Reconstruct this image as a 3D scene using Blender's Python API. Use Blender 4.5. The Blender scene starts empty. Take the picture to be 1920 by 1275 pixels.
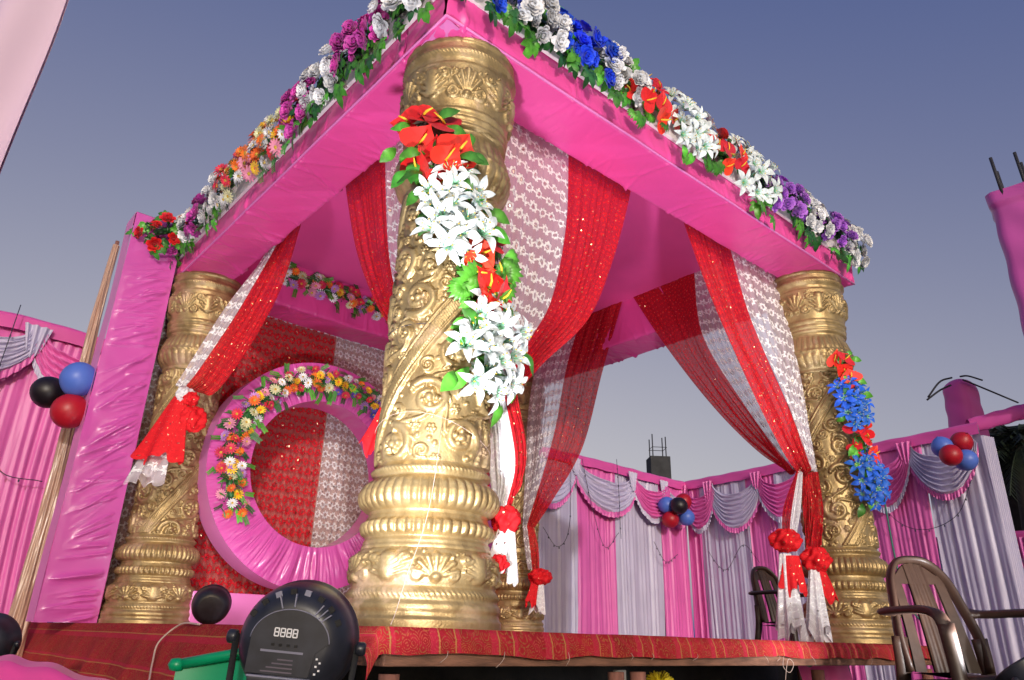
import bpy, bmesh, math, random
import numpy as np
from mathutils import Matrix, Vector, Euler
random.seed(7); RNG = np.random.default_rng(11)
SC = bpy.context.scene; COL = SC.collection
PI = math.pi; rad = math.radians

# ------------------------------------------------------------------ camera
# stage top is z = 0, ground z = GZ; origin at the base of the near pillar,
# +x along the right-hand canopy edge, +y along the left-hand one
GZ = -0.55
CAM = Vector((-1.6013, -2.3279, -0.0172))
FW = Vector((0.60231, 0.70386, 0.37657)).normalized()
RT = Vector((0.75280, -0.65776, 0.02535)); RT = (RT - FW * RT.dot(FW)).normalized()
UP = RT.cross(FW)
cd = bpy.data.cameras.new('camera'); co = bpy.data.objects.new('camera', cd); COL.objects.link(co)
co.matrix_world = Matrix(((RT.x, UP.x, -FW.x, CAM.x), (RT.y, UP.y, -FW.y, CAM.y), (RT.z, UP.z, -FW.z, CAM.z), (0, 0, 0, 1)))
cd.sensor_fit = 'HORIZONTAL'; cd.sensor_width = 36; cd.lens = 25.826
cd.clip_start = 0.02; cd.clip_end = 3000
SC.camera = co
# ------------------------------------------------------------------ sky, sun, exposure
SUN_EL, SUN_AZ = rad(11), rad(242)          # azimuth of the sun itself, counter-clockwise from +x
SKY_STRENGTH, SUN_STRENGTH = 0.10, 1.3
W = bpy.data.worlds.new('World'); SC.world = W; W.use_nodes = True
wt = W.node_tree; bg = wt.nodes['Background']
sky = wt.nodes.new('ShaderNodeTexSky'); sky.sky_type = 'NISHITA'; sky.sun_disc = False
sky.sun_elevation = SUN_EL; sky.sun_rotation = rad(90) - SUN_AZ
sky.air_density = 1.0; sky.dust_density = 2.0; sky.ozone_density = 3.0
hs = wt.nodes.new('ShaderNodeHueSaturation'); hs.inputs['Saturation'].default_value = 0.35
wt.links.new(sky.outputs[0], hs.inputs['Color'])
dusk = wt.nodes.new('ShaderNodeVectorMath'); dusk.operation = 'MULTIPLY_ADD'      # evenly violet dusk air
dusk.inputs[1].default_value = (1.72, 1.36, 0.84); dusk.inputs[2].default_value = (-1.15, -.58, 1.48)
wt.links.new(hs.outputs[0], dusk.inputs[0])
wt.links.new(dusk.outputs[0], bg.inputs[0]); bg.inputs[1].default_value = SKY_STRENGTH
sl = bpy.data.lights.new('sun', 'SUN'); sl.energy = SUN_STRENGTH; sl.angle = rad(1.5); sl.color = (1, .975, .955)
so = bpy.data.objects.new('sun', sl); COL.objects.link(so)
sd = Vector((math.cos(SUN_EL) * math.cos(SUN_AZ), math.cos(SUN_EL) * math.sin(SUN_AZ), math.sin(SUN_EL)))
so.rotation_euler = sd.to_track_quat('Z', 'Y').to_euler(); so.location = (0, 0, 30)
SC.view_settings.view_transform = 'Standard'; SC.view_settings.look = 'None'
SC.view_settings.exposure = 0; SC.view_settings.gamma = 1
SC.cycles.transparent_max_bounces = 16
FLASH_POWER = 400  # power of the spot added to the large stage light

# ------------------------------------------------------------------ object helpers
WM = {}
def place(o, parent, M=None):
    COL.objects.link(o)
    M = M or Matrix.Identity(4)
    WM[o.name] = M
    if parent is not None:
        o.parent = parent; o.matrix_parent_inverse = WM[parent.name].inverted()
    o.matrix_basis = M
    return o
def tag(o, label=None, cat=None, group=None, kind=None):
    if label: o['label'] = label
    if cat: o['category'] = cat
    if group: o['group'] = group
    if kind: o['kind'] = kind
    return o
def thing(name, label, cat, loc=(0, 0, 0), group=None, kind=None):
    o = bpy.data.objects.new(name, None); o.empty_display_size = .1
    place(o, None, Matrix.Translation(loc))
    return tag(o, label, cat, group, kind)
def mesh_data(name, V, F, mats, smooth=True, uv=None, mi=None):
    V = np.asarray(V, np.float32).reshape(-1, 3)
    me = bpy.data.meshes.new(name)
    if isinstance(F, np.ndarray):
        n, k = F.shape
        me.vertices.add(len(V)); me.vertices.foreach_set('co', V.ravel())
        me.loops.add(n * k); me.loops.foreach_set('vertex_index', F.astype(np.int32).ravel())
        me.polygons.add(n); me.polygons.foreach_set('loop_start', np.arange(0, n * k, k, dtype=np.int32))
        me.update(calc_edges=True)
    else:
        me.from_pydata(V.tolist(), [], [list(map(int, f)) for f in F])
    for m in (mats if isinstance(mats, (list, tuple)) else [mats]): me.materials.append(m)
    if smooth: me.polygons.foreach_set('use_smooth', np.ones(len(me.polygons), bool))
    if mi is not None: me.polygons.foreach_set('material_index', np.asarray(mi, np.int32))
    if uv is not None:
        ul = me.uv_layers.new(name='UVMap'); li = np.zeros(len(me.loops), np.int32)
        me.loops.foreach_get('vertex_index', li)
        ul.data.foreach_set('uv', np.asarray(uv, np.float32)[li].ravel())
    me.update(); return me
def mk(name, V, F, mats, parent=None, smooth=True, uv=None, mi=None, M=None):
    return place(bpy.data.objects.new(name, mesh_data(name, V, F, mats, smooth, uv, mi)), parent, M)
def inst(name, me, parent, M):
    return place(bpy.data.objects.new(name, me), parent, M)
def grid(fn, nu, nv, closed=False):
    u = np.linspace(0, 1, nu + 1); v = np.linspace(0, 1, nv + 1)
    U, Vv = np.meshgrid(u, v)
    P = np.stack(fn(U, Vv), -1).reshape(-1, 3)
    i = np.arange(nu); j = np.arange(nv); I, J = np.meshgrid(i, j)
    a = (J * (nu + 1) + I).ravel()
    return P, np.stack([a, a + 1, a + nu + 2, a + nu + 1], 1), np.stack([U.ravel(), Vv.ravel()], 1)
class MB:
    def __init__(s): s.V = []; s.F = []; s.mi = []
    def add(s, V, F, mi=0):
        o = len(s.V); s.V += [tuple(map(float, v)) for v in V]
        for f in F: s.F.append([int(i) + o for i in f]); s.mi.append(mi)
        return s
    def box(s, c, d, R=None, mi=0, ch=0.0, taper=1.0):
        x, y, z = [k / 2 for k in d]
        if ch <= 0:
            P = [(-x, -y, -z), (x, -y, -z), (x, y, -z), (-x, y, -z), (-x * taper, -y * taper, z), (x * taper, -y * taper, z), (x * taper, y * taper, z), (-x * taper, y * taper, z)]
            F = [(0, 3, 2, 1), (4, 5, 6, 7), (0, 1, 5, 4), (1, 2, 6, 5), (2, 3, 7, 6), (3, 0, 4, 7)]
        else:
            b = bmesh.new(); bmesh.ops.create_cube(b, size=1)
            for v in b.verts: v.co = Vector((v.co.x * d[0], v.co.y * d[1], v.co.z * d[2]))
            bmesh.ops.bevel(b, geom=b.edges[:], offset=ch, segments=2, affect='EDGES', profile=.6)
            P = [tuple(v.co) for v in b.verts]; F = [[v.index for v in f.verts] for f in b.faces]; b.free()
        if R is not None: P = [tuple(R @ Vector(p)) for p in P]
        return s.add([(p[0] + c[0], p[1] + c[1], p[2] + c[2]) for p in P], F, mi)
    def tube(s, pts, r, n=8, mi=0, flat=1.0, cap=True, ref=None):
        pts = [Vector(p) for p in pts]; k = len(pts)
        rs = r if isinstance(r, (list, tuple, np.ndarray)) else [r] * k
        P = []; prev = None
        for i, p in enumerate(pts):
            t = (pts[min(i + 1, k - 1)] - pts[max(i - 1, 0)]).normalized()
            a = Vector(ref) if ref is not None else (prev if prev is not None else (Vector((0, 0, 1)) if abs(t.z) < .9 else Vector((1, 0, 0))))
            b = t.cross(a).normalized(); a2 = b.cross(t).normalized(); prev = a2
            for q in range(n):
                th = 2 * PI * q / n
                P.append(p + a2 * math.cos(th) * rs[i] + b * math.sin(th) * rs[i] * flat)
        F = [(i * n + q, i * n + (q + 1) % n, (i + 1) * n + (q + 1) % n, (i + 1) * n + q) for i in range(k - 1) for q in range(n)]
        if cap: F += [list(range(n))[::-1], [(k - 1) * n + q for q in range(n)]]
        return s.add(P, F, mi)
    def lathe(s, prof, n=24, M=None, mi=0):
        P = [(r * math.cos(2 * PI * q / n), r * math.sin(2 * PI * q / n), z) for z, r in prof for q in range(n)]
        F = [(i * n + q, i * n + (q + 1) % n, (i + 1) * n + (q + 1) % n, (i + 1) * n + q) for i in range(len(prof) - 1) for q in range(n)]
        F += [list(range(n))[::-1], [(len(prof) - 1) * n + q for q in range(n)]]
        if M is not None: P = [tuple(M @ Vector(p)) for p in P]
        return s.add(P, F, mi)
    def obj(s, name, mats, parent=None, smooth=True, M=None):
        return mk(name, s.V, s.F, mats, parent, smooth, mi=s.mi, M=M)
def cat(pts, n):
    """Catmull-Rom resample of a 3-D polyline to n points"""
    p = np.asarray(pts, float); p = np.vstack([2 * p[0] - p[1], p, 2 * p[-1] - p[-2]])
    m = len(p) - 3; out = []
    for t in np.linspace(0, m, n):
        i = min(int(t), m - 1); f = t - i; a, b, c, d = p[i:i + 4]
        out.append(.5 * ((2 * b) + (c - a) * f + (2 * a - 5 * b + 4 * c - d) * f * f + (3 * b - a - 3 * c + d) * f ** 3))
    return np.array(out)
def vnoise(x, seed=0, oct=3):
    """smooth 1-D value noise"""
    r = np.random.default_rng(seed); t = r.uniform(-1, 1, 512); y = np.zeros_like(np.asarray(x, float)); a = 1.
    for o in range(oct):
        q = np.asarray(x) * 2 ** o + o * 17.3; i = np.floor(q).astype(int); f = q - i; f = f * f * (3 - 2 * f)
        y = y + a * (t[i % 512] * (1 - f) + t[(i + 1) % 512] * f); a *= .5
    return y

# ------------------------------------------------------------------ materials
class X:
    """arithmetic on node sockets"""
    T = None
    def __init__(s, k): s.k = k
    def op(s, o, *b):
        n = X.T.nodes.new('ShaderNodeMath'); n.operation = o
        for i, q in enumerate((s,) + b):
            q = q.k if isinstance(q, X) else q
            if isinstance(q, (int, float)): n.inputs[i].default_value = q
            else: X.T.links.new(q, n.inputs[i])
        return X(n.outputs[0])
    def __add__(s, b): return s.op('ADD', b)
    def __sub__(s, b): return s.op('SUBTRACT', b)
    def __mul__(s, b): return s.op('MULTIPLY', b)
    def __truediv__(s, b): return s.op('DIVIDE', b)
    def lt(s, b): return s.op('LESS_THAN', b)
    def gt(s, b): return s.op('GREATER_THAN', b)
def new_mat(name):
    m = bpy.data.materials.new(name); m.use_nodes = True
    return m, m.node_tree, m.node_tree.nodes['Principled BSDF']
def N(t, typ, **kw):
    n = t.nodes.new('ShaderNode' + typ)
    for k, v in kw.items():
        if k in n.inputs: n.inputs[k].default_value = v
        else: setattr(n, k, v)
    return n
def ramp(t, fac, stops):
    n = t.nodes.new('ShaderNodeValToRGB'); e = n.color_ramp.elements
    while len(e) < len(stops): e.new(.5)
    for q, (p, c) in zip(e, stops): q.position = p; q.color = (*c, 1)
    t.links.new(fac, n.inputs[0]); return n.outputs[0]
def mixc(t, f, a, b):
    n = t.nodes.new('ShaderNodeMix'); n.data_type = 'RGBA'
    for s, v in ((n.inputs[0], f), (n.inputs[6], a), (n.inputs[7], b)):
        if isinstance(v, (int, float)): s.default_value = v
        elif isinstance(v, tuple): s.default_value = (*v, 1)
        else: t.links.new(v, s)
    return n.outputs[2]
def bump(t, h, b, strength=.3, dist=.01):
    n = N(t, 'Bump'); n.inputs['Strength'].default_value = strength; n.inputs['Distance'].default_value = dist
    t.links.new(h, n.inputs['Height']); t.links.new(n.outputs[0], b.inputs['Normal']); return n
def simple(name, col, rough=.5, metal=0., var=.15, scale=12., bmp=.0, bscale=80., spec=.5, sheen=0., coords='Object', stretch=(1, 1, 1), trans=0.):
    m, t, b = new_mat(name)
    tc = N(t, 'TexCoord'); mp = N(t, 'Mapping'); mp.inputs['Scale'].default_value = stretch
    t.links.new(tc.outputs[coords], mp.inputs[0])
    nz = N(t, 'TexNoise', Scale=scale, Detail=4.); t.links.new(mp.outputs[0], nz.inputs['Vector'])
    d = tuple(c * (1 - var) for c in col); l = tuple(min(1, c * (1 + var)) for c in col)
    t.links.new(ramp(t, nz.outputs['Fac'], [(.3, d), (.7, l)]), b.inputs['Base Color'])
    b.inputs['Roughness'].default_value = rough; b.inputs['Metallic'].default_value = metal
    b.inputs['Specular IOR Level'].default_value = spec
    if sheen: b.inputs['Sheen Weight'].default_value = sheen
    if bmp:
        n2 = N(t, 'TexNoise', Scale=bscale, Detail=5.); t.links.new(mp.outputs[0], n2.inputs['Vector']); bump(t, n2.outputs['Fac'], b, bmp, .01)
    return m
def satin(name, col, rough=.38, wr=.25, stretch=(3, 3, 9), sc=4., spec=.5):
    m, t, b = new_mat(name)
    tc = N(t, 'TexCoord'); mp = N(t, 'Mapping'); mp.inputs['Scale'].default_value = stretch; t.links.new(tc.outputs['Object'], mp.inputs[0])
    nz = N(t, 'TexNoise', Scale=sc, Detail=5., Distortion=.6); t.links.new(mp.outputs[0], nz.inputs['Vector'])
    n3 = N(t, 'TexNoise', Scale=2.2, Detail=2.); t.links.new(tc.outputs['Object'], n3.inputs['Vector'])
    t.links.new(ramp(t, n3.outputs['Fac'], [(.3, tuple(c * .93 for c in col)), (.7, tuple(min(1, c * 1.06) for c in col))]), b.inputs['Base Color'])
    b.inputs['Roughness'].default_value = rough; b.inputs['Specular IOR Level'].default_value = spec
    b.inputs['Sheen Weight'].default_value = .10; b.inputs['Sheen Roughness'].default_value = .4
    b.inputs['Sheen Tint'].default_value = (1, .7, .9, 1)
    bump(t, nz.outputs['Fac'], b, wr, .02); return m
def lace(name, net, thread, alpha, cell, sequin=None, sq_amt=.5, chain=True, solid=.97, wob=.35, rowh=1., keep=0.):
    m, t, b = new_mat(name); X.T = t
    uv = N(t, 'UVMap'); nz = N(t, 'TexNoise', Scale=9., Detail=2.); t.links.new(uv.outputs[0], nz.inputs['Vector'])
    va = N(t, 'VectorMath', operation='MULTIPLY_ADD'); t.links.new(nz.outputs['Color'], va.inputs[0])
    va.inputs[1].default_value = (cell * wob,) * 3; t.links.new(uv.outputs[0], va.inputs[2])
    sp = N(t, 'SeparateXYZ'); t.links.new(va.outputs[0], sp.inputs[0])
    x, y = X(sp.outputs[0]) / cell, X(sp.outputs[1]) / (cell * rowh)
    row = y.op('FLOOR'); xs = x + row.op('FLOORED_MODULO', 2.) * .5
    fx = xs.op('FRACT') - .5; fy = (y.op('FRACT') - .5) * rowh
    r = (fx * fx + fy * fy).op('SQRT'); th = fy.op('ARCTAN2', fx)
    ring = r.lt((th * 8.).op('COSINE') * .06 + .37) * r.gt(.17)
    if keep:
        wn = N(t, 'TexNoise', Scale=1.3 / cell, Detail=1.); t.links.new(uv.outputs[0], wn.inputs['Vector']); ring = ring * X(wn.outputs['Fac']).gt(keep)
    mask = ring
    if chain:
        mask = mask.op('MAXIMUM', (fy + (xs * 2 * PI).op('SINE') * .1).op('ABSOLUTE').lt(.028) * (X(nz.outputs['Fac']) * 1).gt(.5))
        mask = mask.op('MAXIMUM', (((fx.op('ABSOLUTE') - .5) * ((fx.op('ABSOLUTE') - .5)) + fy * fy).op('SQRT')).lt(.09))
    wv = N(t, 'TexNoise', Scale=900., Detail=1.); t.links.new(uv.outputs[0], wv.inputs['Vector'])
    a0 = X(wv.outputs['Fac']) * .5 + (alpha - .25)
    al = a0.op('MAXIMUM', mask * solid); al = al.op('MINIMUM', 1.)
    n4 = N(t, 'TexNoise', Scale=60., Detail=2.); t.links.new(uv.outputs[0], n4.inputs['Vector'])
    c1 = ramp(t, n4.outputs['Fac'], [(.3, tuple(c * .6 for c in thread)), (.65, thread)])
    colr = mixc(t, mask.k, net, c1)
    if sequin:
        vo = N(t, 'TexVoronoi', Scale=1 / (cell * .42), feature='F1'); t.links.new(uv.outputs[0], vo.inputs['Vector'])
        s2 = X(vo.outputs['Distance']).lt(.26) * (X(N(t, 'SeparateColor').outputs[0]) if False else X(vo.outputs['Color'])).gt(1 - sq_amt)
        core = (r.lt(.10) * X(n4.outputs['Fac']).gt(.5)).op('MAXIMUM', s2)
        colr = mixc(t, core.k, colr, sequin); t.links.new(core.k, b.inputs['Metallic'])
        t.links.new((core * -.45 + .75).k, b.inputs['Roughness']); al = al.op('MAXIMUM', core)
        # every sequin lies at its own angle
        ng = N(t, 'NewGeometry'); vm = N(t, 'VectorMath', operation='SUBTRACT'); t.links.new(vo.outputs['Color'], vm.inputs[0]); vm.inputs[1].default_value = (.5, .5, .5)
        vs = N(t, 'VectorMath', operation='SCALE'); t.links.new(vm.outputs[0], vs.inputs[0]); t.links.new((core * 1.1).k, vs.inputs['Scale'])
        vd = N(t, 'VectorMath', operation='ADD'); t.links.new(ng.outputs['Normal'], vd.inputs[0]); t.links.new(vs.outputs[0], vd.inputs[1])
        vn = N(t, 'VectorMath', operation='NORMALIZE'); t.links.new(vd.outputs[0], vn.inputs[0]); t.links.new(vn.outputs[0], b.inputs['Normal'])
    else: b.inputs['Roughness'].default_value = .7
    t.links.new(colr, b.inputs['Base Color']); t.links.new(al.k, b.inputs['Alpha'])
    b.inputs['Specular IOR Level'].default_value = .3
    return m
M = {}
M['pink'] = satin('pink_satin', (.80, .075, .34), .38, .22, (1, 1, 1), 6.)
M['pink_ceiling'] = satin('pink_ceiling_cloth', (.82, .085, .36), .5, .12, (1, 1, 1), 3.)
M['pink_pleat'] = satin('pleated_pink_satin', (.58, .085, .40), .32, .08, (2, 2, 9), 4., .8)
M['pink_ring'] = satin('ring_pink_satin', (.60, .085, .37), .25, .12, (3, 3, 3), 5., .7)
M['pale_pink'] = satin('pale_pink_satin', (.74, .20, .54), .4, .08, (1, 1, 1), 4.)
M['overlit_cloth'] = satin('overlit_pink_cloth', (.98, .72, .95), .5, .05, (1, 1, 1), 3.)  # pink cloth; its overexposed glare is put into the pale colour
M['foam'] = simple('white_foam', (.72, .66, .68), .8, var=.06, bmp=.2)
def gold_mat():
    m, t, b = new_mat('gold_paint')
    tc = N(t, 'TexCoord'); n1 = N(t, 'TexNoise', Scale=7., Detail=6., Roughness=.65); n2 = N(t, 'TexNoise', Scale=120., Detail=3.); n3 = N(t, 'TexNoise', Scale=3.3, Detail=5., Roughness=.7)
    for n in (n1, n2, n3): t.links.new(tc.outputs['Object'], n.inputs['Vector'])
    g = ramp(t, n1.outputs['Fac'], [(.3, (.27, .18, .080)), (.5, (.41, .295, .135)), (.72, (.54, .415, .22))])
    X.T = t
    worn = (X(n3.outputs['Fac']) - .56) * 9.; worn = worn.op('MAXIMUM', 0.).op('MINIMUM', 1.)
    c = mixc(t, (worn * .75).k, g, (.50, .34, .23)); t.links.new(c, b.inputs['Base Color'])
    t.links.new((worn * -.4 + .60).k, b.inputs['Metallic'])
    t.links.new((X(n1.outputs['Fac']) * .26 + .30).k, b.inputs['Roughness'])
    bump(t, n2.outputs['Fac'], b, .35, .004); return m
M['gold'] = gold_mat()
M['red_lace'] = lace('red_lace', (.44, .004, .014), (.74, .006, .014), .86, .046, (.85, .55, .30), .10, False, wob=1.6, keep=.45)
M['red_lace_back'] = lace('red_lace_curtain', (.52, .008, .02), (.70, .010, .025), .52, .085, (.8, .5, .3), .22, wob=.7)
M['white_lace'] = lace('white_lace', (.70, .62, .68), (.92, .90, .92), .42, .084, (.62, .50, .42), .07, wob=.75, rowh=1.25)
M['white_lace_back'] = lace('white_lace_curtain', (.62, .50, .50), (.86, .82, .84), .40, .085, (.55, .42, .40), .25)
M['white_tulle'] = lace('white_tulle', (.78, .76, .80), (.92, .92, .94), .80, .045, (.8, .78, .75), .25)
M['red_cloth'] = lace('red_tie_cloth', (.66, .008, .015), (.84, .012, .02), .97, .045, (.85, .5, .3), .15)
M['lining'] = satin('beige_lining', (.66, .40, .34), .38, .1, (4, 4, .6), 6.)
M['tent_pink'] = satin('tent_pink', (.76, .14, .47), .42, .15, (6, 6, .7), 4.)
M['tent_band'] = satin('tent_band_pink', (.72, .09, .38), .5, .10, (1, 1, 1), 5.)
M['tent_grey'] = satin('tent_lilac_grey', (.56, .52, .70), .42, .12, (6, 6, .7), 4.)
M['brown_satin'] = satin('brown_gold_satin', (.50, .30, .22), .3, .15, (9, 9, .8), 4., .7)
M['black_plastic'] = simple('black_plastic', (.020, .022, .032), .36, var=.35, scale=30., bmp=.015, bscale=260.)
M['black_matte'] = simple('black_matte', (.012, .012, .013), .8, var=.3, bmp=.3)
M['steel_grey'] = simple('grey_plastic', (.22, .22, .30), .35)
M['chair_brown'] = simple('brown_plastic', (.036, .018, .011), .45, var=.35, scale=7., bmp=.1, bscale=40.)
M['green_plastic'] = simple('green_plastic', (.0, .30, .13), .35)
M['wood'] = simple('stage_wood', (.20, .095, .06), .7, var=.4, scale=9., bmp=.4, bscale=30., stretch=(1, 6, 6))
M['pole_wood'] = simple('pole_wood', (.30, .13, .10), .7, var=.3, scale=9., bmp=.3, bscale=30., stretch=(6, 6, 1))
M['concrete'] = simple('dark_concrete', (.045, .047, .05), .9, var=.3, scale=6., bmp=.4)
M['rebar'] = simple('rebar_steel', (.045, .045, .055), .7, metal=.4)
M['soil'] = simple('bare_ground', (.10, .085, .07), .95, var=.35, scale=3., bmp=.4, bscale=20.)
M['wire'] = simple('dark_wire', (.03, .03, .06), .6)
M['thread'] = simple('pale_thread', (.55, .42, .36), .8)
M['green_wire'] = simple('green_wire', (.02, .16, .13), .5)
M['bark'] = simple('palm_bark', (.05, .04, .03), .9, bmp=.5)
M['palm'] = simple('palm_leaf', (.018, .030, .014), .6, var=.4)
M['red_balloon'] = simple('red_balloon', (.42, .006, .02), .42, var=.04)
M['blue_balloon'] = simple('blue_balloon', (.085, .17, .62), .42, var=.04)
M['black_balloon'] = simple('black_balloon', (.010, .006, .010), .42, var=.04)
M['yellow'] = simple('yellow_tinsel', (.75, .62, .02), .5)
M['white_paper'] = simple('white_paper', (.75, .75, .75), .6, var=.04)
M['digit'] = simple('digit_segment', (.75, .75, .78), .5, var=.02)
M['print'] = simple('printed_text', (.11, .09, .12), .6, var=.05)
FC = {'blue': (.004, .07, .80), 'white': (.80, .80, .82), 'magenta': (.62, .05, .42), 'purple': (.40, .12, .62), 'red': (.78, .006, .004),
      'yellow': (.85, .50, .01), 'orange': (.80, .14, .01), 'pink': (.78, .28, .42), 'crimson': (.66, .02, .07), 'cream': (.72, .72, .42), 'lilac': (.50, .22, .60), 'violet': (.09, .05, .42), 'lilywhite': (.76, .84, .86), 'lilyblue': (.01, .13, .70)}
def vary(m, lo=.72, hi=1.18):
    t = m.node_tree; b = t.nodes['Principled BSDF']; src = b.inputs['Base Color'].links[0].from_socket
    oi = N(t, 'ObjectInfo'); X.T = t; f = X(oi.outputs['Random']) * (hi - lo) + lo
    h_ = N(t, 'HueSaturation'); t.links.new(src, h_.inputs['Color']); t.links.new(f.k, h_.inputs['Value']); t.links.new((X(oi.outputs['Random']) * .014 + .493).k, h_.inputs['Hue']); t.links.new(h_.outputs[0], b.inputs['Base Color'])
    return m
def petal_mat(k, c):
    m = simple('petal_' + k, c, .55, var=.18, scale=45., sheen=.15)
    return vary(m)
for k, c in FC.items(): M['f_' + k] = petal_mat(k, c)
M['f_eye'] = simple('flower_eye', (.55, .36, .04), .8); M['f_eye_green'] = simple('lily_throat', (.30, .66, .42), .6); M['spadix'] = simple('spadix', (.78, .52, .03), .5)
M['leaf_light'] = simple('leaf_bright', (.085, .34, .03), .38, var=.35, scale=30.); M['leaf_dark'] = simple('leaf_deep', (.018, .10, .022), .4, var=.4, scale=30.)
M['leaf_mid'] = simple('leaf_mid', (.05, .22, .025), .4, var=.4, scale=30.)
for k in ('leaf_light', 'leaf_mid', 'leaf_dark'): vary(M[k], .6, 1.25)
def carpet_mat():
    m, t, b = new_mat('red_carpet'); X.T = t
    uv = N(t, 'UVMap'); sp = N(t, 'SeparateXYZ'); t.links.new(uv.outputs[0], sp.inputs[0]); x, y = X(sp.outputs[0]), X(sp.outputs[1])
    vo = N(t, 'TexVoronoi', Scale=26., feature='F1'); t.links.new(uv.outputs[0], vo.inputs['Vector'])
    v2 = N(t, 'TexVoronoi', Scale=60., feature='DISTANCE_TO_EDGE'); t.links.new(uv.outputs[0], v2.inputs['Vector'])
    nz = N(t, 'TexNoise', Scale=5., Detail=3.); t.links.new(uv.outputs[0], nz.inputs['Vector'])
    d = X(vo.outputs['Distance']); motif = (d * 38.).op('SINE').gt(.35) * X(v2.outputs['Distance']).gt(.06)
    base = ramp(t, nz.outputs['Fac'], [(.3, (.26, .010, .016)), (.7, (.42, .016, .026))])
    gold = ramp(t, X(vo.outputs['Color']).k, [(.2, (.42, .16, .04)), (.5, (.20, .14, .04)), (.8, (.50, .10, .06))])
    c = mixc(t, (motif * .6).k, base, gold)
    f = (x / .23).op('FRACT'); stripe = f.lt(.12).op('MAXIMUM', f.gt(.42) * f.lt(.48)); diag = ((x + y * 1.6) / .115).op('FRACT').lt(.2)
    c = mixc(t, (stripe * .6).k, c, (.52, .02, .06)); c = mixc(t, (diag * .25).k, c, (.50, .02, .05))
    line = (f - .14).op('ABSOLUTE').lt(.012).op('MAXIMUM', (f - .40).op('ABSOLUTE').lt(.012))
    c = mixc(t, (line * .35).k, c, (.62, .42, .12))
    t.links.new(c, b.inputs['Base Color']); b.inputs['Roughness'].default_value = .85; b.inputs['Specular IOR Level'].default_value = .2
    n2 = N(t, 'TexNoise', Scale=400., Detail=2.); t.links.new(uv.outputs[0], n2.inputs['Vector']); bump(t, n2.outputs['Fac'], b, .5, .004)
    return m
M['carpet'] = carpet_mat()

# ------------------------------------------------------------------ setting: ground
V, F, UV = grid(lambda u, v: ((u - .5) * 600, (v - .5) * 600, np.full_like(u, GZ)), 24, 24)
tag(mk('ground', V, F, M['soil']), kind='structure')

# ------------------------------------------------------------------ stage
EDGE = -.42
st = thing('stage', 'low wooden stage platform on round poles under the red carpet', 'stage', (1.6, 1.9, GZ))
mb = MB().box(((EDGE + 3.62) / 2 + .0, (EDGE + 4.6) / 2, -.032), (3.62 - EDGE - .02, 4.6 - EDGE - .02, .05), ch=.006); mb.obj('deck', M['wood'], st, False)
def rail(a, b, name='edge_rail'):
    a, b = Vector(a), Vector(b); d = b - a; R = d.to_track_quat('X', 'Z').to_matrix()
    MB().box((a + b) / 2, (d.length, .05, .040), R, ch=.006).obj(name, M['wood'], st, False)
rail((EDGE + .02, EDGE + .035, -.079), (3.66, EDGE + .035, -.079)); rail((EDGE + .035, EDGE + .08, -.080), (EDGE + .035, 4.55, -.080))
rail((3.58, EDGE + .08, -.080), (3.58, 4.55, -.080)); rail((EDGE + .08, 4.53, -.080), (3.54, 4.53, -.080))
for (x, y) in [(.66, -.33), (.785, -.33), (2.15, -.33), (3.45, -.33), (-.32, -.32), (-.32, 1.2), (-.32, 2.8), (-.32, 4.4), (3.5, 1.5), (3.5, 3.2), (3.45, 4.4), (1.5, 4.4)]:
    MB().tube([(x, y, GZ), (x + .004, y, GZ + .2), (x, y, -.122)], [.032, .029, .031], 12).obj('pole', M['pole_wood'], st)
# carpet: one sheet over deck, hanging at the near edges
def carpet_sheet(u, v):
    # u runs across x (from hanging left side), v along y (from hanging front side)
    xs = EDGE - .30 + u * (3.62 - EDGE + .30); ys = EDGE - .062 + v * (4.62 - EDGE + .062)
    hx = np.clip(EDGE - xs, 0, 1); hy = np.clip(EDGE - ys, 0, 1)
    amp = np.clip((ys - .2) / 1., 0, 1)
    hl = hx * (.25 + .75 * np.clip((ys + .1) / .8, 0, 1))
    x = np.where(xs < EDGE, EDGE - hl * (.35 + .12 * vnoise(ys * 2.1, 3)) - .012 * (hx > 0), xs)
    y = np.where(ys < EDGE, EDGE - .012 - hy * .1, ys)
    z = .006 + .004 * vnoise(xs * 3, 1) * vnoise(ys * 3, 2) - hl * .86 - hy * (1 + .12 * vnoise(xs * 5, 8)) - .012 * ((hx > 0) | (hy > 0))
    return x, y, z
V, F, UV = grid(carpet_sheet, 260, 240)
uvm = np.stack([UV[:, 0] * 4.34 , UV[:, 1] * 5.1], 1)
cp = mk('carpet', V, F, M['carpet'], uv=uvm); tag(cp, 'red patterned carpet spread over the stage and hanging over its edge', 'carpet')
# frayed threads along the carpet edge
for i, x in enumerate([-.2, .02, .3, .62, .74, 1.02, 1.5, 1.62, 1.9, 2.5]):
    L = random.uniform(.02, .06); a = random.uniform(-.04, .04)
    MB().tube(cat([(x, EDGE - .02, -.055), (x + a * .4, EDGE - .03, -.055 - L * .5), (x + a, EDGE - .02, -.055 - L)], 6), .0008, 5).obj('frayed_thread', M['thread'], cp)
MB().tube(cat([(1.66, EDGE - .02, -.06), (1.63, EDGE - .03, -.10), (1.68, EDGE - .03, -.125), (1.72, EDGE - .03, -.09), (1.68, EDGE - .03, -.07), (1.65, EDGE - .03, -.12), (1.63, EDGE - .03, -.18)], 24), .0012, 5).obj('frayed_thread', M['thread'], cp)
tag(MB().tube(cat([(EDGE - .02, .95, .005), (EDGE - .03, 1.15, .004), (EDGE - .075, 1.25, -.07), (EDGE - .10, 1.2, -.15), (EDGE - .16, 1.02, -.23), (EDGE - .25, .9, -.25)], 40), .004, 6).obj('loose_cord', M['thread']), 'thin pale cord trailing down over the red carpet', 'cord')
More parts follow.
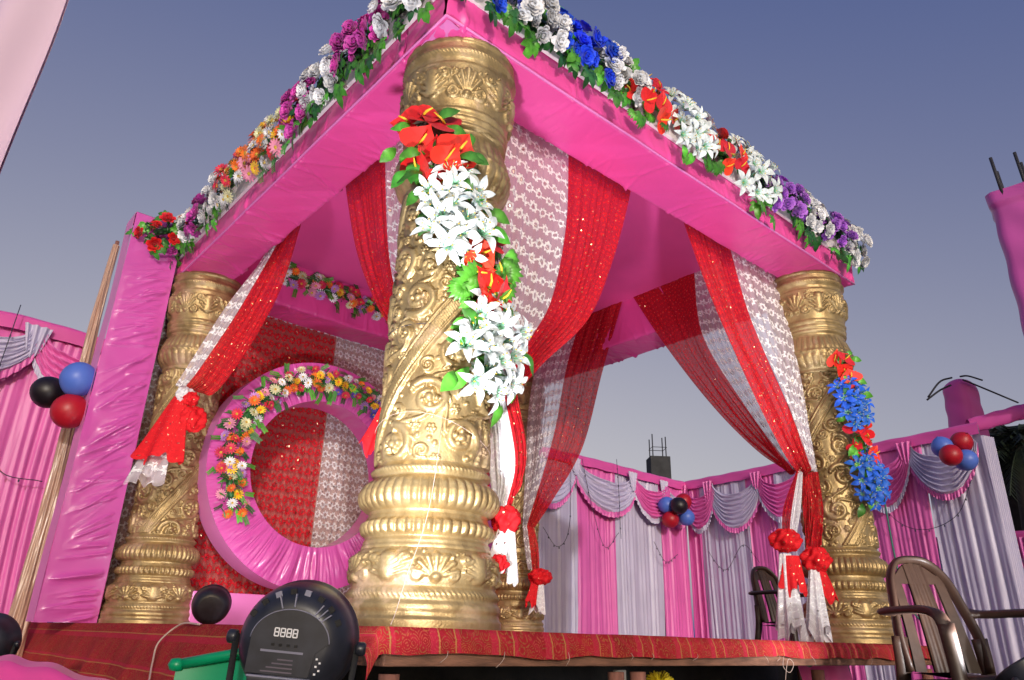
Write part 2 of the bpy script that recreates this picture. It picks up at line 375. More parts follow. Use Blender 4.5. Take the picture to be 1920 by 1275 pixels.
# added black sheet that stands in for the deep shade under the stage
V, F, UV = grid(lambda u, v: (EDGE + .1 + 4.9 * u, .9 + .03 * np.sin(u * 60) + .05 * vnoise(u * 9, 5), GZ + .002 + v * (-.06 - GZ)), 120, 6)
tag(mk('dark_sheet', V, F, M['black_matte']), 'added black sheet standing in for the shade under the stage', 'dark_sheet')

# ------------------------------------------------------------------ pillars (carved, gilded)
NT = 384; CIRC = 2 * PI * .205
def stamp(Hf, pts, w, h, ds, dz, flat=False):
    nz, nt = Hf.shape; pts = np.asarray(pts, float)
    ws = w if hasattr(w, '__len__') else [w] * len(pts)
    for (s, z), ww in zip(pts, ws):
        ks = int(ww / ds) + 1; kz = int(ww / dz) + 1
        ci, cj = int(round(z / dz)), int(round(s / ds))
        zi = np.arange(max(0, ci - kz), min(nz, ci + kz + 1))
        if len(zi) == 0: continue
        sj = np.arange(cj - ks, cj + ks + 1)
        d2 = ((zi * dz - z)[:, None] ** 2 + (sj * ds - s)[None, :] ** 2) / ww ** 2
        val = h * np.sqrt(np.clip(1 - d2, 0, 1)) * (ww / max(ws)) ** .5
        ix = np.ix_(zi, sj % nt); Hf[ix] = np.maximum(Hf[ix], val)
def densify(p, step=.003):
    p = np.asarray(p, float); out = []
    for a, b in zip(p[:-1], p[1:]):
        n = max(1, int(np.linalg.norm(b - a) / step)); out += [a + (b - a) * k / n for k in range(n)]
    return np.array(out + [p[-1]])
def spiral(c, r0, a0, turns, sgn, n=70):
    t = np.linspace(0, 1, n); a = a0 + sgn * turns * 2 * PI * t; r = r0 * (1 - .82 * t)
    return np.stack([c[0] + r * np.cos(a), c[1] + r * np.sin(a)], 1)
def scroll(Hf, c, r0, a0, sgn, ds, dz, h=.012, rosette=True):
    p = spiral(c, r0, a0, 1.35, sgn); w = np.linspace(.2, .13, len(p)) * r0 + .0035
    stamp(Hf, densify(p), np.interp(np.linspace(0, 1, len(densify(p))), [0, 1], [w[0], w[-1]]), h, ds, dz)
    if rosette:
        stamp(Hf, [c], r0 * .26, h * 1.25, ds, dz)
        for k in range(5):
            q = (c[0] + r0 * .36 * math.cos(k * 1.257 + a0), c[1] + r0 * .36 * math.sin(k * 1.257 + a0)); stamp(Hf, [q], r0 * .17, h, ds, dz)
    for k in range(7):       # acanthus lobes on the outer side
        a = a0 - sgn * .3 + sgn * k * .62; ro = r0 * (1.02 - .06 * k)
        b0 = np.array([c[0] + ro * math.cos(a), c[1] + ro * math.sin(a)])
        tip = b0 + r0 * .42 * np.array([math.cos(a + sgn * .9), math.sin(a + sgn * .9)])
        q = densify([b0, (b0 + tip) / 2 + r0 * .05, tip], .004); stamp(Hf, q, np.linspace(r0 * .17, r0 * .05, len(q)), h * .8, ds, dz)
def shaft_relief(h):
    dz = .0032; nz = int(h / dz) + 1; ds = CIRC / NT; Hf = np.zeros((nz, NT)); r = np.random.default_rng(5)
    al = rad(56); T = np.array([math.cos(al), math.sin(al)]); Nn = np.array([-math.sin(al), math.cos(al)])
    for k in range(2):                    # rope bands climbing round the shaft
        o = np.array([k * CIRC / 2 + .05, 0.])
        L = (h + .2) / math.sin(al)
        for off, w, hh in ((-.030, .009, .015), (.030, .009, .015)):
            stamp(Hf, densify([o + Nn * off - T * .1, o + Nn * off + T * L]), w, hh, ds, dz)
        for q in np.arange(-.1, L, .0105):
            a = o + T * q; stamp(Hf, densify([a - Nn * .016 - T * .006, a + Nn * .016 + T * .006], .004), .0068, .019, ds, dz)
    def rope_dist(p):
        ds_ = []
        for k in range(-1, 4):
            o = np.array([k * CIRC / 2 + .05, 0.]); ds_.append(abs((p - o) @ Nn))
        return min(ds_)
    placed = []
    def free(p, rr):
        if rope_dist(p) < rr * 1.12 + .036: return False
        for q, r2 in placed:
            dx = abs(p[0] - q[0]) % CIRC; dx = min(dx, CIRC - dx)
            if math.hypot(dx, p[1] - q[1]) < rr * 1.15 + r2 * 1.15: return False
        return True
    for rr, tries, hh in ((.074, 5000, .0215), (.048, 5000, .019), (.030, 5000, .015), (.018, 5000, .012), (.010, 5000, .009)):
        for _ in range(tries):
            p = np.array([r.uniform(0, CIRC), r.uniform(0, h)])
            if not free(p, rr): continue
            placed.append((p, rr))
            if rr > .025: scroll(Hf, p, rr, r.uniform(0, 6.28), r.choice([-1, 1]), ds, dz, hh, rr > .04)
            elif rr > .015:
                stamp(Hf, [p], rr * .5, hh * 1.2, ds, dz)
                for q in range(6): stamp(Hf, [p + rr * .75 * np.array([math.cos(q * 1.047), math.sin(q * 1.047)])], rr * .38, hh, ds, dz)
            else: stamp(Hf, [p], rr, hh, ds, dz)
    big = [q for q, r2 in placed if r2 > .04]
    for i, p in enumerate(big):          # stems that link the scrolls
        nb = sorted(big, key=lambda q: np.hypot(*(q - p)))[1:3]
        for q in nb:
            d_ = q - p; L_ = np.hypot(*d_)
            if L_ > .26 or rope_dist((p + q) / 2) < .05: continue
            nv_ = np.array([-d_[1], d_[0]]) / L_; tt = np.linspace(0, 1, 24)[:, None]
            stamp(Hf, densify(p + d_ * tt + nv_ * .035 * np.sin(2 * PI * tt)), .0085, .015, ds, dz)
    stamp(Hf, densify([(.62, 0), (.63, h)], .003), .010, .0055, ds, dz)      # mould seam
    return Hf, dz
def band_relief(h, n, kind, dz=.003):
    nz = int(round(h / dz)) + 1; ds = CIRC / NT; Hf = np.zeros((nz, NT)); r = np.random.default_rng(int(h * 1000))
    wd = CIRC / n
    for k in range(n):
        x = (k + .5) * wd
        if k % 2 == 0:                     # shield / mask with leaves
            stamp(Hf, densify([(x, h * .25), (x, h * .75)]), wd * .20, .013, ds, dz)
            for s in (-1, 1):
                for q in range(4):
                    p0 = (x + s * wd * .1, h * (.2 + .12 * q)); p1 = (x + s * wd * (.42 - .04 * q), h * (.34 + .16 * q)); P = densify([p0, p1])
                    stamp(Hf, P, np.linspace(.010, .004, len(P)), .011, ds, dz)
                scroll(Hf, (x + s * wd * .33, h * .72), h * .14, 0, s, ds, dz, .010)
        else:                              # palmette fan
            for q in range(7):
                a = PI * (q + .5) / 7; P = densify([(x + .1 * wd * math.cos(a), h * .2 + .08 * h * math.sin(a)), (x + .44 * wd * math.cos(a), h * .22 + .6 * h * math.sin(a))])
                stamp(Hf, P, np.linspace(.005, .011, len(P)), .010, ds, dz)
            stamp(Hf, [(x, h * .2)], .016, .014, ds, dz)
            for s in (-1, 1): scroll(Hf, (x + s * wd * .36, h * .22), h * .13, 1.5, -s, ds, dz, .009)
        for q in range(16): stamp(Hf, [(x + r.uniform(-.5, .5) * wd, h * r.uniform(.1, .95))], r.uniform(.004, .008), .007, ds, dz)
    return Hf, dz
def pillar_part(name, prof, rel=None):
    """prof: [(z, r)]; rel(z array, theta array, base radius) -> relief"""
    zs, rs = np.array(prof).T
    fine = []
    for (z0, r0), (z1, r1) in zip(prof[:-1], prof[1:]):
        n = max(1, int(abs(z1 - z0) / .0036)); fine += [(z0 + (z1 - z0) * k / n, r0 + (r1 - r0) * k / n) for k in range(n)]
    fine.append(prof[-1]); z = np.array([f[0] for f in fine]); r = np.array([f[1] for f in fine])
    if len(z) > 12:                        # soften the turned profile
        k = np.array([1, 2, 1]) / 4.; rr = r.copy(); rr[1:-1] = np.convolve(r, k, 'valid'); r = rr
    th = np.arange(NT) * 2 * PI / NT; TH, Z = np.meshgrid(th, z); R = np.repeat(r[:, None], NT, 1)
    if rel is not None: R = R + rel(Z, TH)
    R = R + .0012 * np.sin(5 * TH + 9 * Z) + .0010 * np.sin(23 * TH + 41 * Z) * np.sin(31 * Z)
    V = np.stack([R * np.cos(TH), R * np.sin(TH), Z], -1).reshape(-1, 3)
    n = len(z); I, J = np.meshgrid(np.arange(NT), np.arange(n - 1)); a = (J * NT + I).ravel(); b = (J * NT + (I + 1) % NT).ravel()
    return mesh_data(name, V, np.stack([a, b, b + NT, a + NT], 1), M['gold'])
def hf_rel(Hf, dz, z0):
    def f(Z, TH):
        i = np.clip(np.round((Z - z0) / dz).astype(int), 0, Hf.shape[0] - 1); inside = (Z >= z0) & (Z <= z0 + dz * Hf.shape[0])
        return Hf[i, np.arange(NT)[None, :].repeat(Z.shape[0], 0)] * inside
    return f
def flute(n, z0, z1, amp, lean=0):
    def f(Z, TH):
        e = np.clip(np.minimum(Z - z0, z1 - Z) / ((z1 - z0) * .18), 0, 1)
        return amp * (np.abs(np.sin(n / 2 * TH + lean * Z)) ** .7 - .6) * e
    return f
def rope(zc, n, w, amp, lean):
    return lambda Z, TH: amp * np.exp(-((Z - zc) / w) ** 2) * (.65 + .35 * np.sin(n * TH + lean * (Z - zc)))
def sumrel(*fs): return lambda Z, TH: sum(f(Z, TH) for f in fs)
B1, d1 = band_relief(.115, 10, 0); B2, d2 = band_relief(.20, 10, 1); S1, d3 = shaft_relief(1.16)
PM = {
 'plinth': pillar_part('plinth', [(0, .286), (.028, .286), (.032, .278), (.050, .276), (.056, .281), (.076, .279), (.082, .270), (.098, .268), (.122, .266), (.130, .258), (.14, .262), (.18, .266), (.225, .262), (.250, .246), (.256, .238)],
        sumrel(rope(.105, 90, .011, .009, 260), hf_rel(B1 * 1.5, d1, .136))),
 'moulding': pillar_part('moulding', [(.256, .238), (.266, .240), (.270, .233), (.284, .234), (.288, .228), (.300, .226), (.305, .238), (.330, .246), (.352, .240), (.358, .226), (.368, .228), (.374, .220), (.388, .222)],
        flute(44, .304, .356, .014)),
 'lower_bulb': pillar_part('lower_bulb', [(.388, .222), (.396, .240), (.412, .255), (.432, .262), (.455, .260), (.480, .248), (.500, .230), (.506, .216), (.518, .214), (.524, .220), (.545, .221), (.552, .210), (.562, .207)],
        sumrel(flute(46, .392, .502, .013), rope(.535, 84, .009, .008, 300))),
 'shaft': pillar_part('shaft', [(.562, .2065), (1.72, .2015)], hf_rel(S1, d3, .566)),
 'upper_bulb': pillar_part('upper_bulb', [(1.72, .2015), (1.726, .212), (1.742, .213), (1.748, .208), (1.76, .216), (1.79, .240), (1.83, .256), (1.87, .257), (1.91, .250), (1.95, .236), (1.985, .222), (2.0, .218), (2.01, .220)],
        sumrel(flute(30, 1.76, 1.86, .010, 4), flute(40, 1.88, 1.99, .009), rope(1.872, 40, .012, .007, 90))),
 'capital': pillar_part('capital', [(2.01, .220), (2.02, .232), (2.034, .236), (2.04, .229), (2.052, .236), (2.068, .238), (2.074, .230), (2.09, .240), (2.106, .242), (2.112, .234), (2.13, .236), (2.18, .246), (2.26, .256), (2.34, .258), (2.352, .250), (2.372, .252), (2.39, .262), (2.42, .264), (2.428, .254), (2.46, .254), (2.472, .262), (2.494, .260), (2.496, .20), (2.497, .0)],
        sumrel(hf_rel(B2 * 1.5, d2, .135 + 2.0), rope(2.405, 96, .012, .008, 300))),
}
PILL = {'F': ((0, 0), 2.05, (0.020, 0.0)), 'L': ((0, 3.2), .4, (-.04, .0)), 'R': ((3.255, -.01), 3.6, (.03, .03)), 'B': ((3.25, 3.2), 5.1, (0, 0))}
PL = {'F': 'largest carved golden pillar at the near corner with a red and white flower garland',
      'L': 'carved golden pillar beside the pleated pink panel, red drape tied to it',
      'R': 'carved golden pillar at the right with a red and blue flower garland',
      'B': 'small dark golden pillar seen just right of the largest pillar, at the far corner'}
for k, ((x, y), rz, lean) in PILL.items():
    t = thing('pillar', PL[k], 'pillar', (x, y, .008), 'carved golden canopy pillars')
    Mx = Matrix.Translation((x, y, .008)) @ Matrix(((1, 0, lean[0] / 2.5, 0), (0, 1, lean[1] / 2.5, 0), (0, 0, 1, 0), (0, 0, 0, 1))) @ Matrix.Rotation(rz, 4, 'Z')
    for nm, me in PM.items(): inst(nm, me, t, Mx)
# thin threads wound on the near pillar
tp = []
for q in np.linspace(0, 1, 30):
    a = rad(150 + 190 * q); tp.append((.226 * math.cos(a), .226 * math.sin(a), .70 + .05 * math.sin(q * 5) - .02 * q))
tag(MB().tube(tp, .0009, 5).obj('binding_thread', M['thread']), 'white thread wound across the shaft of the largest pillar', 'thread')
tp = cat([(-.10, -.195, .70), (-.15, -.235, .45), (-.20, -.265, .30), (-.27, -.30, .16), (-.32, -.33, .05), (-.36, -.37, .012)], 20)
tag(MB().tube(tp, .0012, 5).obj('slack_thread', M['thread']), 'white thread running slantwise down the base of the largest pillar', 'thread')
tp = [(.214 * math.cos(a), .214 * math.sin(a), 1.10) for a in np.linspace(rad(160), rad(330), 24)]
tag(MB().tube(tp, .0014, 5).obj('tie_wire', M['wire']), 'thin grey wire tied round the middle of the largest pillar', 'wire')

# ------------------------------------------------------------------ canopy
H, HT = 2.5, 2.90
XO0, XO1, YO0, YO1 = -.26, 3.52, -.26, 3.44        # outer faces
XI0, XI1, YI0, YI1 = .08, 3.17, .08, 3.13          # inner faces
can = thing('canopy', 'square pink satin canopy of deep fabric-wrapped beams carried by golden pillars', 'canopy', (1.6, 1.6, 2.5))
def beam(p0, p1, w0, w1, axis, seed):
    """hollow box of cloth along an axis; outer face, underside, inner face and top"""
    L = p1 - p0
    r = .012
    prof = [(w0, HT), (w0, H + r * 2), (w0 + .002, H + r), (w0 + r * .6 * np.sign(w1 - w0), H + .002), (w0 + (w1 - w0) * .5, H), (w1 - r * .6 * np.sign(w1 - w0), H + .002), (w1, H + r), (w1, H + r * 2), (w1, HT)]
    nv = 10; cs = []
    for (a, b) in zip(prof[:-1], prof[1:]):
        n = nv if abs(b[1] - a[1]) > .1 or abs(b[0] - a[0]) > .1 else 1
        cs += [(a[0] + (b[0] - a[0]) * k / n, a[1] + (b[1] - a[1]) * k / n) for k in range(n)]
    cs.append(prof[-1]); cs = np.array(cs); nu = 300
    s = np.linspace(0, 1, nu + 1); S, K = np.meshgrid(s, np.arange(len(cs)))
    Wd = cs[K, 0]; Z = cs[K, 1]; s_m = p0 + S * L
    d = .006 * vnoise(s_m * 2.3 + Z * 1.5 + Wd * 3, seed) + .002 * vnoise(s_m * 9 + Wd * 9 - Z * 4, seed + 1)
    end = np.exp(-np.minimum(S * L, (1 - S) * L) / .16); d = d + .006 * end * np.sin((s_m * 26 + (Z + Wd) * 30))
    r_ = np.random.default_rng(seed + 60)
    for _ in range(90):                    # pull creases in the cloth
        sc_ = p0 + (r_.beta(.55, .55) if _ < 30 else r_.random()) * L; w0_ = w0 + (w1 - w0) * r_.choice([0, 1]); ln = r_.uniform(.10, .30); sl_ = r_.uniform(-.7, .7)
        q_ = np.abs(Wd - w0_) + np.clip(Z - H, 0, 1); d = d + r_.uniform(.004, .017) * np.exp(-((s_m - sc_ - sl_ * q_) / (.008 + .02 * q_)) ** 2) * np.clip(1 - q_ / ln, 0, 1)
    under = Z < H + .02
    Z = Z - np.where(under, np.abs(d) * .9 + .004 * np.sin(PI * S), 0); Wd = Wd + np.where(under, 0, d * np.sign(w0 - w1) * np.where(np.abs(Wd - w0) < .02, 1, -1))
    P = np.stack([s_m, Wd, Z], -1) if axis == 'x' else np.stack([Wd, s_m, Z], -1)
    n = nu; i, j = np.meshgrid(np.arange(n), np.arange(len(cs) - 1)); a = (j * (n + 1) + i).ravel()
    return mk('beam', P.reshape(-1, 3), np.stack([a, a + 1, a + n + 2, a + n + 1], 1), M['pink'], can)
for a_, b_ in [((XO0, YO0, H), (XO1, YO0, H)), ((XO0, YO0, H), (XO0, YO1, H))]:
    MB().tube([Vector(a_).lerp(Vector(b_), k / 12) + Vector((0, 0, .002 * math.sin(k * 2.1))) for k in range(13)], .0065, 6).obj('hem', M['pale_pink'], can)
beam(XO0, XO1, YO0, YI0, 'x', 1); beam(YI0 + .001, YI1 - .001, XO0, XI0, 'y', 4); beam(YI0 + .001, YI1 - .001, XO1, XI1, 'y', 7); beam(XO0, XO1, YO1, YI1, 'x', 10)
V, F, UV = grid(lambda u, v: (XO0 + .01 + (XO1 - XO0 - .02) * u, YO0 + .01 + (YO1 - YO0 - .02) * v, HT - .004 - .035 * np.sin(PI * u) * np.sin(PI * v) + .008 * vnoise(u * 4 + v * 2, 21) + .006 * vnoise(v * 5 - u * 2, 22)), 60, 60)
mk('ceiling_cloth', V, F, M['pink_ceiling'], can)
# gathered end caps of cloth at the open beam corners
for (x, y, nx, ny) in [(XO0, (YO0 + YI0) / 2, 1, 0), (XO1, (YO0 + YI0) / 2, 1, 0), (XO0, (YO1 + YI1) / 2, 1, 0), (XO1, (YO1 + YI1) / 2, 1, 0)]:
    V, F, UV = grid(lambda u, v: (x + np.sign(x) * (.001 + .003 * np.sin(v * 30 + u * 7)), y + (u - .5) * .30, H + .004 + v * (HT - H - .006)), 16, 20); mk('beam_end', V, F, M['pink'], can)
# pale patch of cloth at the near corner
V, F, UV = grid(lambda u, v: (XO0 + .012 + .20 * u, YO0 + .012 + .20 * v, H - .006 - .012 * (u + v) * .5 + .004 * np.sin(14 * (u - v))), 14, 14)
mk('corner_patch', V, F, M['pale_pink'], can)
# white foam boards behind the garlands
for (c, d) in [(((XO0 + XO1) / 2, YO0 - .014, 2.757), (XO1 - XO0 + .055, .02, .205)), ((XO0 - .014, (YO0 + YO1) / 2 - .002, 2.757), (.02, YO1 - YO0 - .003, .205))]:
    MB().box(c, d, ch=.005).obj('foam_board', M['foam'], can, False)

# ------------------------------------------------------------------ flowers
def petal(L, Wd, z0, z1, nseg=4, tip=.15, base=.25, cup=.0, wave=0.):
    """petal along +x, rising from z0 to z1"""
    V = []
    for i in range(nseg + 1):
        t = i / nseg; w = Wd * (base + (1 - base) * math.sin(min(1, t / .62) * PI / 2)) * (1 if t < .62 else max(tip, math.cos((t - .62) / .38 * PI / 2)))
        z = z0 + (z1 - z0) * t + wave * math.sin(PI * t)
        for s in (-1, 0, 1): V.append((L * t, s * w / 2, z + cup * abs(s) * w))
    F = [(i * 3 + k, i * 3 + k + 1, i * 3 + k + 4, i * 3 + k + 3) for i in range(nseg) for k in (0, 1)]
    return np.array(V), F
def ry(V, a): c, s = math.cos(a), math.sin(a); V = np.array(V); return np.stack([V[:, 0] * c + V[:, 2] * s, V[:, 1], -V[:, 0] * s + V[:, 2] * c], 1)
def rz(V, a): c, s = math.cos(a), math.sin(a); V = np.array(V); return np.stack([V[:, 0] * c - V[:, 1] * s, V[:, 0] * s + V[:, 1] * c, V[:, 2]], 1)
def rose_mesh(mat):
    mb = MB(); r = random.Random(3)
    for ring, (n, L, Wd, open_, r0) in enumerate([(6, .036, .036, .35, .010), (5, .034, .034, .75, .008), (5, .031, .028, 1.05, .005), (4, .027, .021, 1.3, .002), (3, .023, .014, 1.48, .0)]):
        for k in range(n):
            V, F = petal(L, Wd, 0, .004, 4, .55, .6, .22, -.004); V[-3:, 2] -= .005 if ring < 3 else 0
            V = ry(V, -open_ + r.uniform(-.1, .1)); V[:, 0] += r0; V = rz(V, 2 * PI * (k + .5 * ring) / n + r.uniform(-.15, .15)); mb.add(V, F)
    return mesh_data('rose', mb.V, mb.F, M[mat])
def lily_mesh(mat):
    mb = MB(); r = random.Random(4)
    for k in range(6):
        V, F = petal(.078, .034 if k % 2 else .027, 0, .020, 6, .06, .30, .20, .012); V[:, 2] -= .35 * np.clip(V[:, 0] - .04, 0, 1) ** 1.0 * 1.2
        V = ry(V, -.30 + r.uniform(-.12, .12)); V[:, 0] += .004; mb.add(rz(V, k * PI / 3 + r.uniform(-.08, .08)), F, 0)
        V, F = petal(.030, .008, .002, .012, 3, .2, .6, .1, .003); mb.add(rz(ry(V, -.45), k * PI / 3), F, 1)
    for k in range(5):
        a = k * 1.257; mb.tube([(0, 0, .002), (.012 * math.cos(a), .012 * math.sin(a), .030), (.022 * math.cos(a), .022 * math.sin(a), .046)], .0012, 4, 1)
        mb.box((.022 * math.cos(a), .022 * math.sin(a), .047), (.006, .003, .003), mi=2)
    return mesh_data('lily', mb.V, mb.F, [M[mat], M['f_eye_green'], M['spadix']], mi=mb.mi)
def anthurium_mesh(mat):
    """heart-shaped spathe with a spadix"""
    mb = MB(); n = 22; V = [(0, 0, 0)]; rim = []
    for i in range(n):
        t = 2 * PI * i / n; x = .016 * (13 * math.cos(t) - 5 * math.cos(2 * t) - 2 * math.cos(3 * t) - math.cos(4 * t)) / 4; y = .016 * (16 * math.sin(t) ** 3) / 4
        rim.append((x, y))
    for f, zz in ((.5, .004), (1, .014)):
        for (x, y) in rim: V.append((x * f, y * f, zz * (abs(y) / .06) + (.010 if x < -.05 else 0) * f - .05 * f * f * max(0, -x - .03)))
    F = [(0, 1 + i, 1 + (i + 1) % n) for i in range(n)] + [(1 + i, 1 + n + i, 1 + n + (i + 1) % n, 1 + (i + 1) % n) for i in range(n)]
    mb.add(V, F, 0); mb.tube([(.012, 0, .003), (-.004, .004, .022), (-.024, .006, .034)], [.004, .004, .002], 6, 1)
    return mesh_data('anthurium', mb.V, mb.F, [M[mat], M['spadix']], mi=mb.mi)
def daisy_mesh(mat, eye='f_eye'):
    mb = MB(); r = random.Random(5)
    for lay, (n, L) in enumerate(((13, .036), (10, .027))):
        for k in range(n):
            V, F = petal(L, .0115, .001, .004, 3, .45, .45, .05, .004); V = ry(V, -.12 - .3 * lay + r.uniform(-.1, .1)); V[:, 0] += .004; V[:, 2] += .003 * lay; mb.add(rz(V, 2 * PI * (k + .5 * lay) / n), F, 0)
    mb.lathe([(.002, .012), (.008, .011), (.012, .006), (.0125, .001)], 10, mi=1)
    return mesh_data('daisy', mb.V, mb.F, [M[mat], M[eye]], mi=mb.mi)
def leaf_mesh(mat, kind):
    mb = MB()
    if kind == 'oval':
        V, F = petal(.085, .042, 0, .004, 6, .05, .12, -.12, .012); V[:, 2] -= .9 * np.clip(V[:, 0] - .045, 0, 1) * .5; mb.add(V, F)
    elif kind == 'ivy':
        for a, L, w in ((0, .085, .040), (.75, .060, .030), (-.75, .060, .030), (1.6, .036, .024), (-1.6, .036, .024)):
            V, F = petal(L, w, 0, .002, 4, .05, .55, -.10, .008); V[:, 2] -= .35 * np.clip(V[:, 0] - .03, 0, 1); mb.add(rz(V, a), F)
    elif kind == 'fan':
        for k in range(9):
            a = (k - 4) * .34; V, F = petal(.075 - .004 * abs(k - 4), .024, 0, .004, 5, .1, .3, -.2, .010); V[:, 2] -= .5 * np.clip(V[:, 0] - .04, 0, 1); mb.add(rz(V, a), F)
    elif kind == 'fern':
        for k in range(9):
            for s in (-1, 1):
                V, F = petal(.016, .006, 0, .001, 2, .2, .5); V = rz(V, s * .9); V[:, 0] += .006 * k; V[:, 2] += .004 * math.sin(k * .5); mb.add(V, F)
    return mesh_data('leaf', mb.V, mb.F, M[mat])
FM = {k: rose_mesh('f_' + k) for k in ()}
FM = {('rose', k): rose_mesh('f_' + k) for k in ('blue', 'white', 'magenta', 'purple', 'red')}
FM.update({('lily', k): lily_mesh('f_' + k) for k in ('lilywhite', 'lilyblue')})
FM[('anthurium', 'red')] = anthurium_mesh('f_red')
FM.update({('daisy', k): daisy_mesh('f_' + k, 'f_eye' if k not in ('yellow',) else 'f_orange') for k in ('yellow', 'orange', 'pink', 'crimson', 'white', 'cream', 'lilac', 'violet')})
LM = {(k, m): leaf_mesh('leaf_' + m, k) for k in ('oval', 'ivy', 'fan', 'fern') for m in ('light', 'mid', 'dark')}
def frame_from(nrm, roll, upv=Vector((0, 0, 1))):
    n = Vector(nrm).normalized(); a = upv - n * upv.dot(n); a = a.normalized() if a.length > 1e-4 else Vector((1, 0, 0)); b = n.cross(a)
    R = Matrix(((a.x, b.x, n.x), (a.y, b.y, n.y), (a.z, b.z, n.z))).to_4x4()
    return R @ Matrix.Rotation(roll, 4, 'Z')
def tuft(name, parent, cs, nrm, spread, mat='leaf_dark', n=90):
    """wiry greenery that carries a bunch of flowers"""
    mb = MB(); nr = Vector(nrm).normalized()
    for i in range(n):
        c = Vector(random.choice(cs)); p = c + Vector([max(-1.4, min(1.4, random.gauss(0, 1))) * spread * .62 for _ in range(3)]); p = p - nr * (p - c).dot(nr) + nr * random.uniform(-.005, .03)
        d = (p - c + nr * .02).normalized(); V, F = petal(random.uniform(.03, .06), random.uniform(.006, .014), 0, .004, 3, .1, .4, 0, .004)
        R = frame_from(nr + Vector([random.gauss(0, .5) for _ in range(3)]), random.uniform(0, 6.28)); mb.add([tuple(p + (R.to_3x3() @ Vector(v))) for v in V], F)
    ext = [tuple(Vector(c) - nr * .004) for c in cs]
    if len(ext) == 1: ext = ext * 2
    mb.tube(ext, .026, 6)
    return mk(name, mb.V, mb.F, M[mat], parent)
def bunch(parent, name, label, cs, nrm, kind, cols, nf, leaf, nl, spread=(.05, .05), scale=1., leafdrop=.03, lscale=1., jit=.35, tn=70, bulge=.045, full=1.):
    """cs: list of centres along the strand; returns the bunch part"""
    if parent.name.startswith('canopy_garland'): nf = int(nf * 1.45); nl = int(nl * 1.3); scale *= 1.12; bulge = .085; spread = (spread[0] * 1.05, spread[1] * 1.2); cs = [(c[0], c[1], c[2] + .02) for c in cs]
    nr = Vector(nrm).normalized(); tng = Vector((0, 0, 1)) - nr * nr.z; tng.normalize(); sd_ = nr.cross(tng)
    base = tuft(name, parent, cs, nrm, spread[0] * .8, 'leaf_dark' if kind in ('rose', 'daisy') else 'leaf_mid', tn); base['label'] = label
    for i in range(nl):
        c = Vector(cs[i % len(cs)]); a = random.uniform(0, 2 * PI); rr = random.uniform(.5, 1.35)
        p = c + sd_ * math.cos(a) * spread[0] * rr + tng * (math.sin(a) * spread[1] * rr - leafdrop) + nr * random.uniform(-.01, .025)
        out = (sd_ * math.cos(a) + tng * (math.sin(a) - .8)).normalized()
        n2 = (nr + Vector([random.gauss(0, .3) for _ in range(3)])).normalized()
        # leaf x axis follows 'out'
        xax = (out - n2 * out.dot(n2)).normalized(); yax = n2.cross(xax); R = Matrix(((xax.x, yax.x, n2.x), (xax.y, yax.y, n2.y), (xax.z, yax.z, n2.z))).to_4x4()
        inst('leaf', LM[(leaf, random.choice(('light', 'mid', 'light') if kind in ('lily', 'anthurium') else ('mid', 'light', 'dark')))], base, Matrix.Translation(p) @ R @ Matrix.Scale(lscale * (1.2 if leaf in ('ivy', 'oval') else 1.) * random.uniform(.75, 1.15), 4))
    pts = []
    for i in range(nf):
        best = None
        for _ in range(25):
            c = Vector(cs[i % len(cs)]); a = random.uniform(0, 2 * PI); rr = math.sqrt(random.random())
            q = c + sd_ * math.cos(a) * rr * spread[0] + tng * math.sin(a) * rr * spread[1] + nr * (bulge * (1 - rr * rr * .8) + random.uniform(-.006, .008))
            dm = min([(q - o).length for o in pts], default=1)
            if best is None or dm > best[0]: best = (dm, q, a, rr)
        _, q, a, rr = best; pts.append(q)
        n2 = nr + (sd_ * math.cos(a) + tng * math.sin(a)) * rr * .75 + Vector([random.gauss(0, jit * .5) for _ in range(3)]) + (CAM - q).normalized() * .25
        k = random.choice(cols)
        inst(kind, FM[(kind, k)], base, Matrix.Translation(q) @ frame_from(n2, random.uniform(0, 6.28) if kind != 'anthurium' else PI + random.gauss(0, .9)) @ Matrix.Diagonal((*[scale * random.uniform(.78, 1.22) * q_ for q_ in (random.uniform(.85, 1.12), random.uniform(.85, 1.12), random.uniform(.7, 1.3))], 1)))
    return base
MIX = ['yellow', 'orange', 'pink', 'crimson', 'white', 'cream', 'lilac', 'orange', 'yellow', 'white', 'crimson']
# garland on the right-hand canopy edge
g = thing('canopy_garland', 'garland of blue, white, red and purple flowers along the right canopy edge', 'garland', (1.6, -.30, 2.7), 'canopy edge garlands')
def seg(a, b, n, y=-.292, z=(2.78, 2.78)):
    return [(a + (b - a) * i / max(1, n - 1), y, z[0] + (z[1] - z[0]) * i / max(1, n - 1) + random.uniform(-.02, .02)) for i in range(n)]
ng = (0, -1, .12)
bunch(g, 'rose_bunch', 'bunch of blue roses at the near corner', seg(-.2, .05, 3, z=(2.74, 2.78)), ng, 'rose', ['blue'], 8, 'ivy', 16, (.07, .10))
bunch(g, 'rose_bunch', 'bunch of white roses between blue ones', seg(.14, .34, 3), ng, 'rose', ['white'], 10, 'ivy', 14, (.06, .10), 1.12)
bunch(g, 'rose_bunch', 'bunch of blue roses further along', seg(.42, .68, 3), ng, 'rose', ['blue'], 11, 'ivy', 16, (.06, .11), 1.12)
bunch(g, 'rose_bunch', 'bunch of white roses beside red anthuriums', seg(.76, .92, 2), ng, 'rose', ['white'], 9, 'ivy', 10, (.07, .11), 1.15)
bunch(g, 'anthurium_bunch', 'bunch of red anthuriums nearest the corner', seg(.98, 1.22, 3, z=(2.74, 2.80)), ng, 'anthurium', ['red'], 8, 'fan', 10, (.08, .13), .95, .03)
